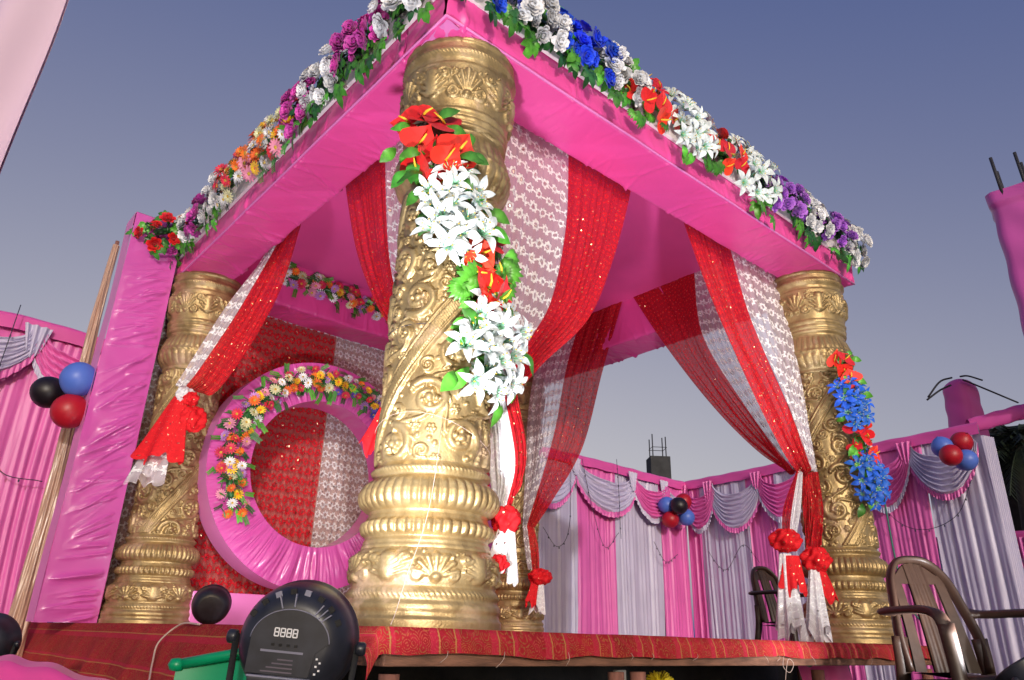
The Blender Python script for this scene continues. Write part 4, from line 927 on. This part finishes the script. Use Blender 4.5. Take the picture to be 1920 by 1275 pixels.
# ------------------------------------------------------------------ tent walls
def tent_wall(label, P0, P1, zt, zb, widths, first, seed, swag_list, sagz=.10, nrm=(0, -1), band=.17):
    """P0->P1 plan points; pleated cloth panels, pink top band, swags with frills"""
    P0, P1 = np.array(P0, float), np.array(P1, float); L = np.linalg.norm(P1 - P0); T = (P1 - P0) / L; n = np.array(nrm, float)
    t = thing('tent_wall', label, 'tent wall', (P0[0], P0[1], GZ), 'pleated tent walls')
    Wp = lambda s, o, z: (P0[0] + T[0] * s + n[0] * o, P0[1] + T[1] * s + n[1] * o, z)
    ztop = lambda s: zt - sagz * np.abs(np.sin(PI * s / 3.1)) ** 1.5 * .6
    s0 = 0; k = first
    for i, w in enumerate(widths):
        if s0 >= L: break
        w = min(w, L - s0); r = np.random.default_rng(seed + i)
        npl = max(4, int(w / .10))
        def f(u, v):
            s = s0 + w * u; ph = 2 * PI * npl * u + 4.5 * vnoise(u * 5 + v * .9, seed + i); a = .008 + .012 * (1 - v)
            tape = 1 - .10 * np.sin(PI * (1 - v)) * (1 if k == 0 else -.6); s = s0 + w * (.5 + (u - .5) * tape)
            return Wp(s, a * .9 * np.sin(ph) * (.4 + .6 * np.abs(vnoise(u * 3.7 + 9, seed + i, 1))) + .016 * vnoise(u * npl * 1.6 + .5 * v, seed + i + 5, 2) + (.006 if k == 0 else 0), GZ + .01 + v * (ztop(s) - .05 - GZ))
        V, F, UV = grid(f, npl * 8, 14); mk('pink_panel' if k == 0 else 'grey_panel', V, F, M['tent_pink'] if k == 0 else M['tent_grey'], t)
        s0 += w; k = 1 - k
    V, F, UV = grid(lambda u, v: Wp(u * L, .055 + .006 * np.sin(u * L * 9 + v * 3) - .05 * np.clip(v - .85, 0, 1) / .15, ztop(u * L) - band * (1 - v) + .004 * np.sin(u * L * 13)), int(L * 12), 10); mk('top_band', V, F, M['tent_band'], t)
    for i, (a, b_, dep, colr, off) in enumerate(swag_list):
        w = b_ - a; rs = np.random.default_rng(seed + 7 * i); fq = rs.uniform(4.5, 8); sk = rs.uniform(-.12, .12); fa = rs.uniform(.014, .028); dep = dep * rs.uniform(.88, 1.1)
        def f(u, v):
            u = u + sk * np.sin(PI * u) * v
            prof = np.clip(4 * u * (1 - u), 0, 1) ** .75
            drop = .10 + (dep * (.30 + .70 * v)) * prof + .10 * v * (1 - prof) * 1.5
            ew = .10 * (1 - v) * (1 - prof); fold = fa * np.sin(2 * PI * fq * v + 2.5 * vnoise(u * 3, seed + i)) * (.3 + prof * .9) + .008 * np.sin(2 * PI * 13 * v)
            return Wp(a + w * u + ew * (.5 - u) * 2, .075 + off + fold + .05 * prof * (.4 + .6 * v), ztop(a + w * u) - .04 - drop)
        V, F, UV = grid(f, 44, 60); mk('swag', V, F, M['tent_grey' if colr else 'tent_pink'], t)
        def fr(u, v):
            x_, y_, z_ = f(u, np.ones_like(u)); z_ = z_ - .085 * v + .006 * np.sin(90 * u); o = .012 * np.sin(2 * PI * 24 * u) * v + .004
            return x_ + n[0] * o, y_ + n[1] * o, z_
        V, F, UV = grid(fr, 150, 2); mk('frill', V, F, M['tent_pink' if colr else 'tent_grey'], t)
        # cascade at one end of the swag
        def cas(u, v):
            s = a + w * .0 + (u - .5) * .24 * (1 - .5 * v) ; return Wp(s, .10 + off + .02 * np.sin(2 * PI * 3 * u), ztop(s) - .10 - v * (.38 + .12 * np.sin(i * 2.)) * (1 - .5 * np.abs(u - .5)))
        V, F, UV = grid(cas, 24, 10); mk('cascade', V, F, M['tent_grey' if (i + colr) % 2 else 'tent_pink'], t)
    return t, Wp, ztop
ZT = 2.76
tL, WpL, zL = tent_wall('far tent wall left of the pink panel, pink and grey pleats under swags', (-4.0, 5.72), (.4, 5.72), ZT, GZ, [1.0, 1.0, 1.95, .3, .4], 0, 50,
    [(-.2 + .1, 1.3, .62, 1, 0), (1.3, 2.25, .62, 0, .01), (2.2, 3.25, .60, 1, .02), (3.2, 4.15, .62, 0, .01)])
tB, WpB, zB = tent_wall('far tent wall left of its inner corner, seen between the drapes', (4.2, 5.76), (9.72, 5.86), ZT, GZ, [1.3, 1.26, .96, 1.15, .95, .9], 0, 80,
    [(.1, 1.3, .7, 0, 0), (1.25, 2.5, .75, 1, .01), (2.45, 4.0, .80, 1, .02), (3.85, 4.9, .66, 0, .03), (4.75, 5.5, .72, 1, .0)], sagz=.02)
tR, WpR, zR = tent_wall('tent wall running from its inner corner to behind the brown chair', (9.70, 5.84), (8.99, .70), ZT, GZ, [.34, 1.02, .60, .80, .35, .41, .90, .9], 0, 110,
    [(.0, .75, .78, 0, .02), (.6, 1.75, .86, 1, .01), (1.65, 2.55, .72, 0, .02), (2.5, 3.45, .78, 1, .0), (3.4, 4.25, .75, 0, .02), (4.2, 5.15, .80, 1, .01)], sagz=.02, nrm=(-1, -.1))
tS, WpS, zS = tent_wall('lower tent wall piece at the far right edge', (10.6, 2.2), (10.4, -2.5), 1.55, GZ, [.8, .6, .8, .6, .8, .6, .8], 1, 140,
    [(.4, 1.3, .5, 0, 0), (1.3, 2.2, .5, 1, 0), (2.2, 3.1, .5, 0, 0), (3.1, 4., .5, 1, 0)], sagz=.0, nrm=(-1, 0))
V, F, UV = grid(lambda u, v: (8.99 + .24 * u, .70 - .06 * u + .03 * np.sin(u * 40) - .0 * v, GZ + .01 + v * (ZT - .2 - GZ)), 80, 8)
mk('grey_panel', V, F, M['tent_grey'], tR)
# fairy-light wires on the tents
def wire(parent, pts, r=.0045):
    o = MB().tube(cat(pts, 26), r, 5).obj('fairy_light_wire', M['wire']); mb = MB()
    P = cat(pts, 9)
    for p in P[1:-1]: mb.box((p[0], p[1], p[2] - .02), (.012, .012, .025))
    mk('bulb', mb.V, mb.F, M['wire'], o); return o
wl = [('wire hanging in a V over the far pink panel left of the tent corner', [WpB(2.55, .16, zB(2.55) - .1), WpB(2.75, .16, 2.0), WpB(3.05, .16, 1.35), WpB(3.4, .16, 1.6)]),
      ('wire dropping straight over the grey swag left of the tent corner', [WpB(3.35, .2, zB(3.3) + .02), WpB(3.36, .22, 2.2), WpB(3.38, .22, 1.5)]),
      ('short wire loop under the balloons at the tent corner', [WpB(4.3, .16, 1.55), WpB(4.6, .16, 1.25), WpB(4.95, .16, 1.4)]),
      ('wire loop over the tent wall just right of the corner', [WpR(.55, .16, 1.45), WpR(.75, .16, 1.2), WpR(.95, .16, 1.15), WpR(1.3, .16, 1.5), WpR(1.6, .16, 1.2)]),
      ('wire hanging in a V next to the far small pillar', [WpB(1.7, .16, 1.5), WpB(2.0, .16, 1.25), WpB(2.25, .16, 1.55), WpB(2.3, .16, 2.5)]),
      ('wire loop on the tent wall behind the brown chair', [WpR(3.7, .14, 1.9), WpR(4.0, .14, 1.55), WpR(4.35, .14, 1.45), WpR(4.75, .14, 1.6), WpR(5.0, .14, 2.0)]),
      ('wire hanging over the left tent wall beside the balloons', [WpL(3.0, .16, 2.8), WpL(2.98, .18, 2.2), WpL(2.95, .18, 1.7), WpL(3.2, .18, 1.25), WpL(3.55, .18, 1.2)])]
for lb, pts in wl: tag(wire(None, pts), 'dark ' + lb, 'wire', 'fairy-light wires')
b = thing('balloon_cluster', 'five small balloons around a black one at the inner tent corner', 'balloons', (9., 5.5, 2.1), 'balloon clusters')
for (px, py, dp, m_) in [(1250, 947, 12.6, 'blue_balloon'), (1281, 941, 12.7, 'red_balloon'), (1273, 948, 12.4, 'black_balloon'), (1257, 974, 12.5, 'red_balloon'), (1287, 970, 12.6, 'blue_balloon')]:
    balloon(at(px, py, dp), .142, m_, b, (RNG.uniform(-1, 1), 1, RNG.uniform(-1, 1)))
b = thing('balloon_cluster', 'two red and two blue balloons high on the tent wall above the brown chair', 'balloons', (8.9, 1., 2.4), 'balloon clusters')
for (px, py, dp, m_) in [(1767, 838, 9.25, 'blue_balloon'), (1803, 829, 9.2, 'red_balloon'), (1783, 853, 9.0, 'red_balloon'), (1811, 863, 9.05, 'blue_balloon')]:
    balloon(at(px, py, dp), .130, m_, b, (RNG.uniform(-1, 1), RNG.uniform(-1, 1), RNG.uniform(-1, 1)))

# ------------------------------------------------------------------ unfinished columns beyond the tent
t = thing('concrete_column', 'dark concrete column stub with bare rebars behind the tent corner', 'column', (10.5, 7.2, GZ))
Rc = Matrix.Rotation(rad(52), 3, 'Z')
MB().box((10.75, 7.25, (3.60 + GZ) / 2), (.42, .42, 3.60 - GZ), Rc, ch=.01).obj('shaft', M['concrete'], t, False)
for i, (dx, dy) in enumerate([(-.14, -.14), (.14, -.14), (.14, .14), (-.14, .14)]):
    p = Rc @ Vector((dx, dy, 0)); MB().tube([(10.75 + p.x, 7.25 + p.y, 3.5), (10.75 + p.x, 7.25 + p.y, 4.03 + .05 * (i % 2))], .012, 6).obj('rebar', M['rebar'], t)
sq = [Rc @ Vector((dx, dy, 0)) for dx, dy in [(-.155, -.155), (.155, -.155), (.155, .155), (-.155, .155), (-.155, -.155)]]
MB().tube([(10.75 + p.x, 7.25 + p.y, 3.80) for p in sq], .007, 5).obj('stirrup', M['rebar'], t)
t = thing('wrapped_column', 'tall unfinished column wrapped in pink cloth with rebars at the right edge', 'column', (9.05, -.35, GZ))
def colw(u, v):
    a = 2 * PI * u + rad(52); z = 3.0 + v * 2.72; sqr = 1 / np.maximum(np.abs(np.cos(a - rad(52) + PI / 4)), np.abs(np.sin(a - rad(52) + PI / 4)))
    r = .37 * np.minimum(sqr, 1.28) * (1 - .03 * np.sin(3.1 * v)) + .010 * np.sin(26 * v + 5 * u * 6) + .03 * (v > .93)
    return 9.12 + r * np.cos(a), -.40 + r * np.sin(a), z
V, F, UV = grid(colw, 64, 60); mk('pink_wrap', V, F, M['pink_pleat'], t)
MB().box((9.15, -.42, (5.74 + GZ) / 2), (.36, .36, 5.74 - GZ), Matrix.Rotation(rad(52), 3, 'Z')).obj('shaft', M['concrete'], t, False)
V, F, UV = grid(lambda u, v: (9.15 + (.34 + .02 * np.sin(40 * u)) * np.cos(2 * PI * u), -.42 + (.34 + .02 * np.sin(40 * u)) * np.sin(2 * PI * u), GZ + .01 + v * (4.0 - GZ)), 90, 8); mk('lower_wrap', V, F, M['tent_grey'], t)
for i, (px, py) in enumerate([(1857, 296), (1869, 322), (1902, 286), (1914, 305)]):
    q = at(px, py, 10.0 if i in (0, 2) else 10.2); MB().tube([(q.x + .06, q.y - .02, 5.6), (q.x, q.y, q.z)], .022, 6).obj('rebar', M['rebar'], t)
t = thing('wrapped_column', 'short column stub wrapped in deep pink cloth with bent rebars over the tent', 'column', (9.7, 1.1, GZ))
def colw2(u, v):
    a = 2 * PI * u; z = 2.3 + 1.36 * v; k = np.where(v > .86, np.sqrt(np.clip(1 - ((v - .86) / .14) ** 2, 0.0, 1)), 1.)
    r = (.235 - .03 * v) * k * (1 + .05 * np.sin(4 * a)) + .006 * np.sin(30 * v + 3 * a); return 9.92 + r * np.cos(a), 1.10 + r * np.sin(a), z
V, F, UV = grid(colw2, 48, 40); mk('pink_wrap', V, F, M['tent_band'], t)
MB().box((9.92, 1.10, (3.5 + GZ) / 2), (.2, .2, 3.5 - GZ)).obj('shaft', M['concrete'], t, False)
for A in ([(1785, 708), (1762, 716), (1740, 745)], [(1783, 722), (1762, 732), (1738, 750)], [(1800, 706), (1815, 705), (1842, 713)], [(1805, 712), (1830, 722), (1909, 755)]):
    MB().tube(cat([at(p[0], p[1], 10.45) for p in A], 12), .013, 6).obj('rebar', M['rebar'], t)
t = thing('roof_beam', 'pink cloth-wrapped horizontal beam at the right edge above the added black backing', 'beam', (10.5, .3, 2.9))
def rb(u, v):
    a = 2 * PI * v; p = np.array(at(1815, 800, 9.75)); q = np.array(at(1990, 752, 9.2)); C_ = p[:, None, None] * (1 - u) + q[:, None, None] * u
    r = .10 + .006 * np.sin(30 * u + 3 * a); return C_[0] + .4 * r * np.cos(a), C_[1] + .4 * r * np.cos(a), C_[2] + r * np.sin(a)
V, F, UV = grid(rb, 40, 20); mk('cloth_wrap', V, F, M['tent_band'], t)
a0, a1 = at(1845, 800, 11.6), at(2010, 760, 11.0)
V, F, UV = grid(lambda u, v: (a0.x + (a1.x - a0.x) * u * 1.3 + .006 * np.sin(u * 30), a0.y + (a1.y - a0.y) * u * 1.3, GZ + .01 + v * (3.22 - GZ)), 60, 10)
tag(mk('dark_backing', V, F, M['black_matte']), 'added black backing standing in for the darkness beneath the pink beam', 'net')  # black sheet added where the space under the beam is merely unlit
# palm behind
PX, PY = at(1900, 800, 11.0)[:2]
t = thing('palm_tree', 'dark palm tree behind the short pink column stub', 'tree', (PX, PY, GZ))
mb = MB().tube([(PX, PY, GZ), (PX + .05, PY + .05, 1.5), (PX + .1, PY, 2.9)], [.2, .16, .15], 12); mb.obj('trunk', M['bark'], t)
mb = MB(); pr_ = random.Random(9)
for k in range(46):
    az = pr_.uniform(0, 6.28); el = pr_.uniform(-.5, 1.35); L = pr_.uniform(.6, 1.05); p0 = Vector((PX + .1, PY, 2.85)); pts = []
    for i in range(9):
        s = i / 8; e = el - 1.4 * s * s; pts.append(p0 + Vector((math.cos(az) * math.cos(el), math.sin(az) * math.cos(el), math.sin(el))) * L * s + Vector((0, 0, -.55 * s * s * L)))
    mb.tube(pts, .010, 4, cap=False)
    for i in range(1, 9):
        d0 = (pts[i] - pts[i - 1]).normalized(); sdv = d0.cross(Vector((0, 0, 1))).normalized()
        for q in range(3):
            c = pts[i - 1].lerp(pts[i], q / 3)
            for sg in (-1, 1):
                tip = c + sdv * sg * .26 * (1 - .5 * i / 9) + d0 * .16 + Vector((0, 0, -.06 - .05 * pr_.random())); w = d0 * .016
                o = len(mb.V); mb.V += [tuple(c - w), tuple(c + w), tuple(tip)]; mb.F.append([o, o + 1, o + 2]); mb.mi.append(0)
mb.obj('crown', M['palm'], t)

# ------------------------------------------------------------------ stage lights
def par_light(label, loc, aim, r, group='black stage lights', flash_fill=0, cone=150, digits=False, yoke=True, tilt_roll=0., beam=None):
    """LED can: domed back housing, vents, display, yoke, knobs, lens facing 'aim'"""
    t = thing('stage_light', label, 'stage light', loc, group)
    zc = Vector(aim).normalized(); xc = zc.cross(Vector((0, 0, 1))).normalized(); yc = xc.cross(zc)   # local: x right (seen from behind), y up, z forward
    R = Matrix(((xc.x, yc.x, zc.x, loc[0]), (xc.y, yc.y, zc.y, loc[1]), (xc.z, yc.z, zc.z, loc[2]), (0, 0, 0, 1))) @ Matrix.Rotation(tilt_roll, 4, 'Z')
    back = [(-.62 * r, .02 * r), (-.62 * r, .58 * r), (-.595 * r, .68 * r), (-.54 * r, .76 * r), (-.46 * r, .84 * r), (-.35 * r, .91 * r), (-.22 * r, .96 * r), (.0, 1. * r), (.35 * r, 1. * r), (.42 * r, 1.04 * r), (.50 * r, 1.04 * r), (.50 * r, .95 * r), (.40 * r, .93 * r), (.40 * r, .02 * r)]
    MB().lathe(back, 56, R).obj('housing', M['black_plastic'], t)
    MB().lathe([(.405 * r, .90 * r), (.43 * r, .90 * r), (.44 * r, .02 * r)], 40, R).obj('lens', M['steel_grey'], t)
    def lb(name, c, d_, mat, ch=.0, par=None, rot=0.):
        o = MB(); o.box((0, 0, 0), d_, Matrix.Rotation(rot, 3, 'Z'), ch=ch)
        return mk(name, [tuple(R @ (Vector(v) + Vector(c))) for v in o.V], o.F, M[mat], par or t, False)
    if digits:
        # arched display panel
        n = 30; o = MB(); V = []; Fq = []
        arc = [(math.cos(a) * .66 * r, math.sin(a) * .52 * r + .02 * r) for a in np.linspace(PI * .98, PI * .02, n)]
        for zz in (-.62 * r, -.655 * r):
            V += [(x, y, zz) for x, y in arc] + [(-.66 * r, -.50 * r, zz), (.40 * r, -.50 * r, zz), (.46 * r, -.12 * r, zz)][::-1]
        m_ = n + 3; Fq = [list(range(m_, 2 * m_)), list(range(m_))[::-1]] + [(i, (i + 1) % m_, m_ + (i + 1) % m_, m_ + i) for i in range(m_)]
        pnl = mk('display_panel', [tuple(R @ Vector(v)) for v in V], Fq, M['black_plastic'], t, False)
        rim = MB().tube([tuple(R @ Vector((x * 1.02, y * 1.02, -.66 * r))) for x, y in arc], .010 * r, 6); rim.obj('panel_rim', M['steel_grey'], pnl)
        for k in range(4):
            cx = (-.24 + k * .105) * r; cy = .17 * r; sg = MB(); w, h = .070 * r, .125 * r; th = .020 * r
            for c, d_ in [((0, h / 2), (w, th)), ((0, 0), (w, th)), ((0, -h / 2), (w, th)), ((-w / 2, h / 4), (th, h / 2)), ((w / 2, h / 4), (th, h / 2)), ((-w / 2, -h / 4), (th, h / 2)), ((w / 2, -h / 4), (th, h / 2))]:
                sg.box((cx + c[0], cy + c[1], -.660 * r), (d_[0], d_[1], .008 * r))
            mk('digit', [tuple(R @ Vector(v)) for v in sg.V], sg.F, M['digit'], pnl, False)
            lb('button', ((-.27 + k * .13) * r, -.03 * r, -.668 * r), (.05 * r, .04 * r, .02 * r), 'black_matte', par=pnl)
        lb('label_bar', (-.10 * r, -.135 * r, -.660 * r), (.72 * r, .035 * r, .008 * r), 'steel_grey', par=pnl)
        for k in range(4): lb('printed_line', ((-.02 - .04 * k) * r, (-.26 - .065 * k) * r, -.658 * r), ((.26 + .09 * k) * r, .022 * r, .004 * r), 'print', par=pnl)
        # lower socket block with ledge
        lb('socket_block', (-.08 * r, -.76 * r, -.60 * r), (1.02 * r, .42 * r, .24 * r), 'black_plastic', .02 * r)
        lb('socket_ledge', (-.08 * r, -.535 * r, -.67 * r), (1.06 * r, .03 * r, .12 * r), 'steel_grey', .008 * r)
        for k, x in enumerate((-.36, -.1, .16)): lb('socket', (x * r, -.75 * r, -.725 * r), (.16 * r, .16 * r, .03 * r), 'black_matte', .01 * r)
        # vents round the upper rim
        for k, a in enumerate(np.linspace(rad(150), rad(28), 8)):
            x, y = .81 * r * math.cos(a), .81 * r * math.sin(a)
            lb('vent', (x, y, -.475 * r), (.11 * r, .16 * r, .06 * r), 'steel_grey' if k in (2, 4) else 'black_matte', .006 * r, rot=a - PI / 2)
        for k, a in enumerate((1.95, 1.6, .95, .82, .69)):
            lb('fin', (.70 * r * math.cos(a), .70 * r * math.sin(a), -.60 * r), (.022 * r, .22 * r, .10 * r), 'steel_grey', .004 * r, rot=a - PI / 2)
        for k in range(5): lb('indicator', ((.50 + .06 * (k % 2)) * r, (-.20 - .06 * k) * r, -.612 * r), (.035 * r, .03 * r, .02 * r), 'digit')
    if yoke:
        for s in (-1, 1):
            o = MB().lathe([(0, .11 * r), (.05 * r, .12 * r), (.14 * r, .12 * r), (.17 * r, .09 * r)], 18, R @ Matrix.Translation((s * 1.06 * r, -.03 * r, 0)) @ Matrix.Rotation(s * PI / 2, 4, 'Y')); o.obj('knob', M['black_plastic'], t)
        gz = Vector((0, 0, -1)); P = []
        for s in (-1, 1):
            a = R @ Vector((s * 1.07 * r, -.03 * r, 0)); bpt = a + gz * 1.62 * r + Vector((xc.x, xc.y, 0)) * (-s) * .12 * r - Vector((zc.x, zc.y, 0)) * .55 * r * (1 if s < 0 else .4)
            MB().tube([a + (R.to_3x3() @ Vector((s * .01 * r, .06 * r, 0))), a.lerp(bpt, .5), bpt], .062 * r, 8, flat=.35).obj('yoke_arm', M['black_matte'], t)
            P.append(bpt)
        MB().tube([P[0], (P[0] + P[1]) / 2 + gz * .02, P[1]], .062 * r, 8, flat=.35).obj('yoke_base', M['black_matte'], t)
    if flash_fill:  # added spot in place of a camera flash, aimed apart from the lens
        ld = bpy.data.lights.new('flash_spot', 'SPOT'); ld.energy = flash_fill; ld.spot_size = rad(cone); ld.spot_blend = 1.; ld.shadow_soft_size = r * .85; ld.color = (.97, .96, 1)
        lo = bpy.data.objects.new('flash_spot', ld); p = R @ Vector((0, 0, .62 * r))
        place(lo, t, Matrix.Translation(p) @ (Vector(beam) if beam else zc).to_track_quat('-Z', 'Y').to_matrix().to_4x4())
    return t, R
PAR = Vector((-.968, -1.03, -.030))
pt, PR = par_light('large black stage light seen from behind, standing before the largest pillar', PAR, (.50, .66, .06), .098, flash_fill=FLASH_POWER, cone=122, digits=True, tilt_roll=rad(-4), beam=(.46, .50, 1.0))
tag(MB().tube(cat([PR @ Vector((.02, -.06, -.075)), PR @ Vector((.07, -.062, -.085)), PR @ Vector((.10, -.09, -.07)), PR @ Vector((.115, -.17, -.03)), PR @ Vector((.10, -.30, .0))], 24), .0045, 6).obj('power_cable', M['steel_grey']), 'grey power cable curving from the large stage light', 'cable')
par_light('small dark stage light on the carpet between left pillar and pink ring', (.045, 2.19, .115), (.35, .9, .25), .105, yoke=False, flash_fill=20, cone=160, beam=(.35, .6, .75))
par_light('black stage light cut off at the lower left edge beside the satin pole', (-1.08, 1.50, -.085), (.6, .8, .3), .10, yoke=True, flash_fill=95, cone=125, beam=(.45, -.05, .95))
t, R_ = par_light('black mesh-topped stage light in the lower right corner before the brown chair', (1.60, -1.40, -.105), (.05, .60, .9), .095, yoke=True, flash_fill=185, cone=130, beam=(.12, .85, .85))
for k in range(11):
    a = (k - 5) * .015
    MB().tube([R_ @ Vector((a * 1.1, -.07 + .02 * abs(k - 5) / 5, -.075)), R_ @ Vector((a * 1.1, .07 - .02 * abs(k - 5) / 5, -.075))], .002, 4).obj('grille_bar', M['steel_grey'], t)
for k in range(9):
    a = (k - 4) * .016
    MB().tube([R_ @ Vector((-.075 + .012 * abs(k - 4) / 2, a, -.0755)), R_ @ Vector((.075 - .012 * abs(k - 4) / 2, a, -.0755))], .002, 4).obj('grille_bar', M['steel_grey'], t)

# ------------------------------------------------------------------ chairs
def build_chair(label, loc, rzv, s, group='moulded plastic chairs', name='plastic_chair', mat='chair_brown'):
    """moulded armchair facing local +y: seat, back with slots, arms, four legs"""
    t = thing(name, label, 'chair', loc, group)
    Mx = Matrix.Translation(loc) @ Matrix.Rotation(rzv, 4, 'Z') @ Matrix.Diagonal((s * .80, s, s, 1))
    def O(mb, nm): return mk(nm, [tuple(Mx @ Vector(v)) for v in mb.V], mb.F, M[mat], t, True)
    V, F, UV = grid(lambda u, v: ((u - .5) * (.42 + .06 * v), -.20 + .43 * v, .425 + .02 * v - .025 * np.sin(PI * u) * np.sin(PI * v) - .03 * np.clip(v - .9, 0, 1) * 6 + .0 * u), 16, 16)
    seat = MB().add(V, F); V2 = V.copy(); V2[:, 2] -= .022; seat.add(V2, [f[::-1] for f in F]); seat.tube([(-.24, .22, .415), (0, .235, .425), (.24, .22, .415)], .016, 8); O(seat, 'seat')
    # back: arched rim and three slats with slots between
    bk = lambda x, z: (x, -.20 - .10 * (z - .43) / .45 - .05 * ((z - .43) / .45) ** 2 + .35 * x * x, z)
    arch = [(-.20, .43), (-.205, .56), (-.175, .70), (-.145, .80), (-.085, .865), (0, .88), (.085, .865), (.145, .80), (.175, .70), (.205, .56), (.20, .43)]
    O(MB().tube(cat([bk(*p) for p in arch], 44), .032, 8, flat=.5, ref=(0, 1, .2)), 'back_rim')
    for x0, x1, w in ((0, 0, .066), (-.135, -.112, .030), (.135, .112, .030)):
        def sl(u, v):
            z = .43 + v * (.86 - .43 - abs(x0) * .35); x = x0 + (x1 - x0) * v + (u - .5) * 2 * w * (1 - .25 * v); q = bk(x, z); return q[0], q[1] + .006 * np.cos(6 * PI * u) * (w > .04), q[2]
        V, F, UV = grid(sl, 12, 16); o = MB().add(V, F); V2 = V.copy(); V2[:, 1] -= .014; o.add(V2, [f[::-1] for f in F]); O(o, 'back_slat')
    V, F, UV = grid(lambda u, v: (lambda q: (q[0], q[1], q[2]))(bk((u - .5) * .28 * (1 - .3 * v * v), .775 + .09 * v * (1 - (2 * u - 1) ** 2 * .5))), 16, 6); o = MB().add(V, F); V2 = V.copy(); V2[:, 1] -= .014; o.add(V2, [f[::-1] for f in F]); O(o, 'back_top')
    for sg in (-1, 1):
        O(MB().tube(cat([bk(sg * .188, .66), (sg * .262, -.22, .655), (sg * .285, -.05, .655), (sg * .290, .12, .65), (sg * .282, .20, .63), (sg * .272, .225, .58)], 26), .036, 8, flat=.45, ref=(1, 0, 0)), 'arm')
        O(MB().tube(cat([(sg * .272, .222, .60), (sg * .262, .235, .42), (sg * .275, .26, .2), (sg * .295, .285, 0)], 16), [.040 - .010 * i / 15 for i in range(16)], 8, flat=.6), 'leg')
        O(MB().tube(cat([bk(sg * .205, .56), (sg * .215, -.215, .42), (sg * .235, -.26, .2), (sg * .255, -.31, 0)], 16), [.042 - .012 * i / 15 for i in range(16)], 8, flat=.6), 'leg')
    return t
c0 = at(1812, 1150, 2.95)
build_chair('brown plastic armchair at the lower right with the tent wall behind it', (c0.x, c0.y, GZ), rad(140), 1.04)
c1 = at(1486, 1150, 6.0)
tag(MB().box((c1.x, c1.y, (GZ - .27) / 2), (1.1, 1.1, -.27 - GZ), ch=.01).obj('low_platform', M['wood'], None, False), 'low wooden platform just beyond the stage under a brown chair', 'platform')
build_chair('brown plastic chair half hidden behind the right pillar drape', (c1.x, c1.y, -.268), rad(160), 1.0)
# ------------------------------------------------------------------ nearest things along the lower and left edge
gc = thing('green_chair', 'green plastic chair back cut off by the bottom edge under the large stage light', 'chair', (-1.05, -.93, GZ))
p0, p1 = at(332, 1246, 1.42), at(520, 1212, 1.42)
V, F, UV = grid(lambda u, v: (p0.x + (p1.x - p0.x) * u - .02 * v, p0.y + (p1.y - p0.y) * u + .02 * np.sin(PI * u), p0.z + (p1.z - p0.z) * u - .38 * v), 20, 20)
o = MB().add(V, F); V2 = V.copy(); V2[:, 0] += .012; V2[:, 1] += .010; o.add(V2, [f[::-1] for f in F]); o.obj('backrest', M['green_plastic'], gc)
MB().tube([p0, p0.lerp(p1, .5), p1], .010, 10).obj('top_rail', M['green_plastic'], gc)
MB().lathe([(-.012, .002), (-.010, .012), (0, .017), (.010, .012), (.012, .002)], 16, Matrix.Translation(p0)).obj('rail_end', M['green_plastic'], gc)
for q in (p0, p1): MB().tube([(q.x, q.y, q.z - .36), (q.x - .02, q.y - .01, GZ)], [.016, .013], 8).obj('leg', M['green_plastic'], gc)
q0, q1, q2 = at(-60, 1226, 1.75), at(60, 1236, 1.7), at(230, 1286, 1.6)
cv = cat([q0, q1, q2], 41)
def cloth(u, v):
    i = np.clip((u * 40).astype(int), 0, 40); P = cv[i]; return P[..., 0] - .10 * v * UPx(u), P[..., 1] - .30 * v, P[..., 2] - .020 * v + .004 * np.sin(u * 22 + v * 3) - .30 * np.clip(v - .5, 0, 1)
UPx = lambda u: 0.3 + 0 * u
V, F, UV = grid(cloth, 40, 20); tag(mk('table_cloth', V, F, M['pink']), 'pink cloth sloping across the lower left corner', 'cloth')
# cloth close to the camera, upper left
def ncl(u, v):
    A = np.array(at(-40, 420, 1.25)); B = np.array(at(125, -60, 1.25)); C_ = A[:, None, None] * (1 - v) + B[:, None, None] * v
    off = np.array(-RT)[:, None, None] * (.26 * u) + np.array(FW)[:, None, None] * (.02 * np.sin(9 * u + 2 * v) + .06 * u) + np.array(UP)[:, None, None] * (.01 * np.sin(5 * v))
    P = C_ + off; return P[0], P[1], P[2]
V, F, UV = grid(ncl, 24, 24); V2 = V + np.array(FW) * .006
nb = MB().add(V, F).add(V2, [f[::-1] for f in F]); tag(nb.obj('hanging_cloth', M['overlit_cloth']), 'pink cloth close by at the upper left corner, its glare painted in as a pale tone', 'cloth')
# odds and ends under the stage
tag(MB().box((1.035, -.02, -.24), (.10, .02, .22), Matrix.Rotation(.3, 3, 'Z'), ch=.004).obj('white_board', M['white_paper'], None, False), 'white board between the two round poles under the stage', 'board')
mb = MB()
for i in range(150):
    c = Vector((1.20, -.10, -.20)); a = random.uniform(0, 6.28); e = random.uniform(-.6, 1.2); d_ = Vector((math.cos(a) * math.cos(e) * .10, math.sin(a) * math.cos(e) * .06, math.sin(e) * .09)); mb.tube([c, c + d_ * .6, c + d_ + Vector((0, 0, -.015))], .003, 4)
tag(mb.obj('yellow_tassel', M['yellow']), 'yellow tinsel tassel under the stage beside the round poles', 'tassel')
V, F, UV = grid(lambda u, v: (2.95 + .62 * u, .12 + .10 * v, -.50 + .37 * v + .012 * np.sin(u * 20) + .03 * u), 40, 10); tag(mk('folded_cloth', V, F, M['tent_band']), 'pink cloth lying under the right end of the stage', 'cloth')
tag(MB().tube(cat([(3.30, -.31, .90), (3.34, -.30, .55), (3.36, -.32, .25), (3.44, -.42, .06), (3.50, -.47, -.08), (3.50, -.47, -.4)], 40), .005, 6).obj('green_cable', M['green_wire']), 'green cable hanging down the right pillar and over the stage end', 'cable')
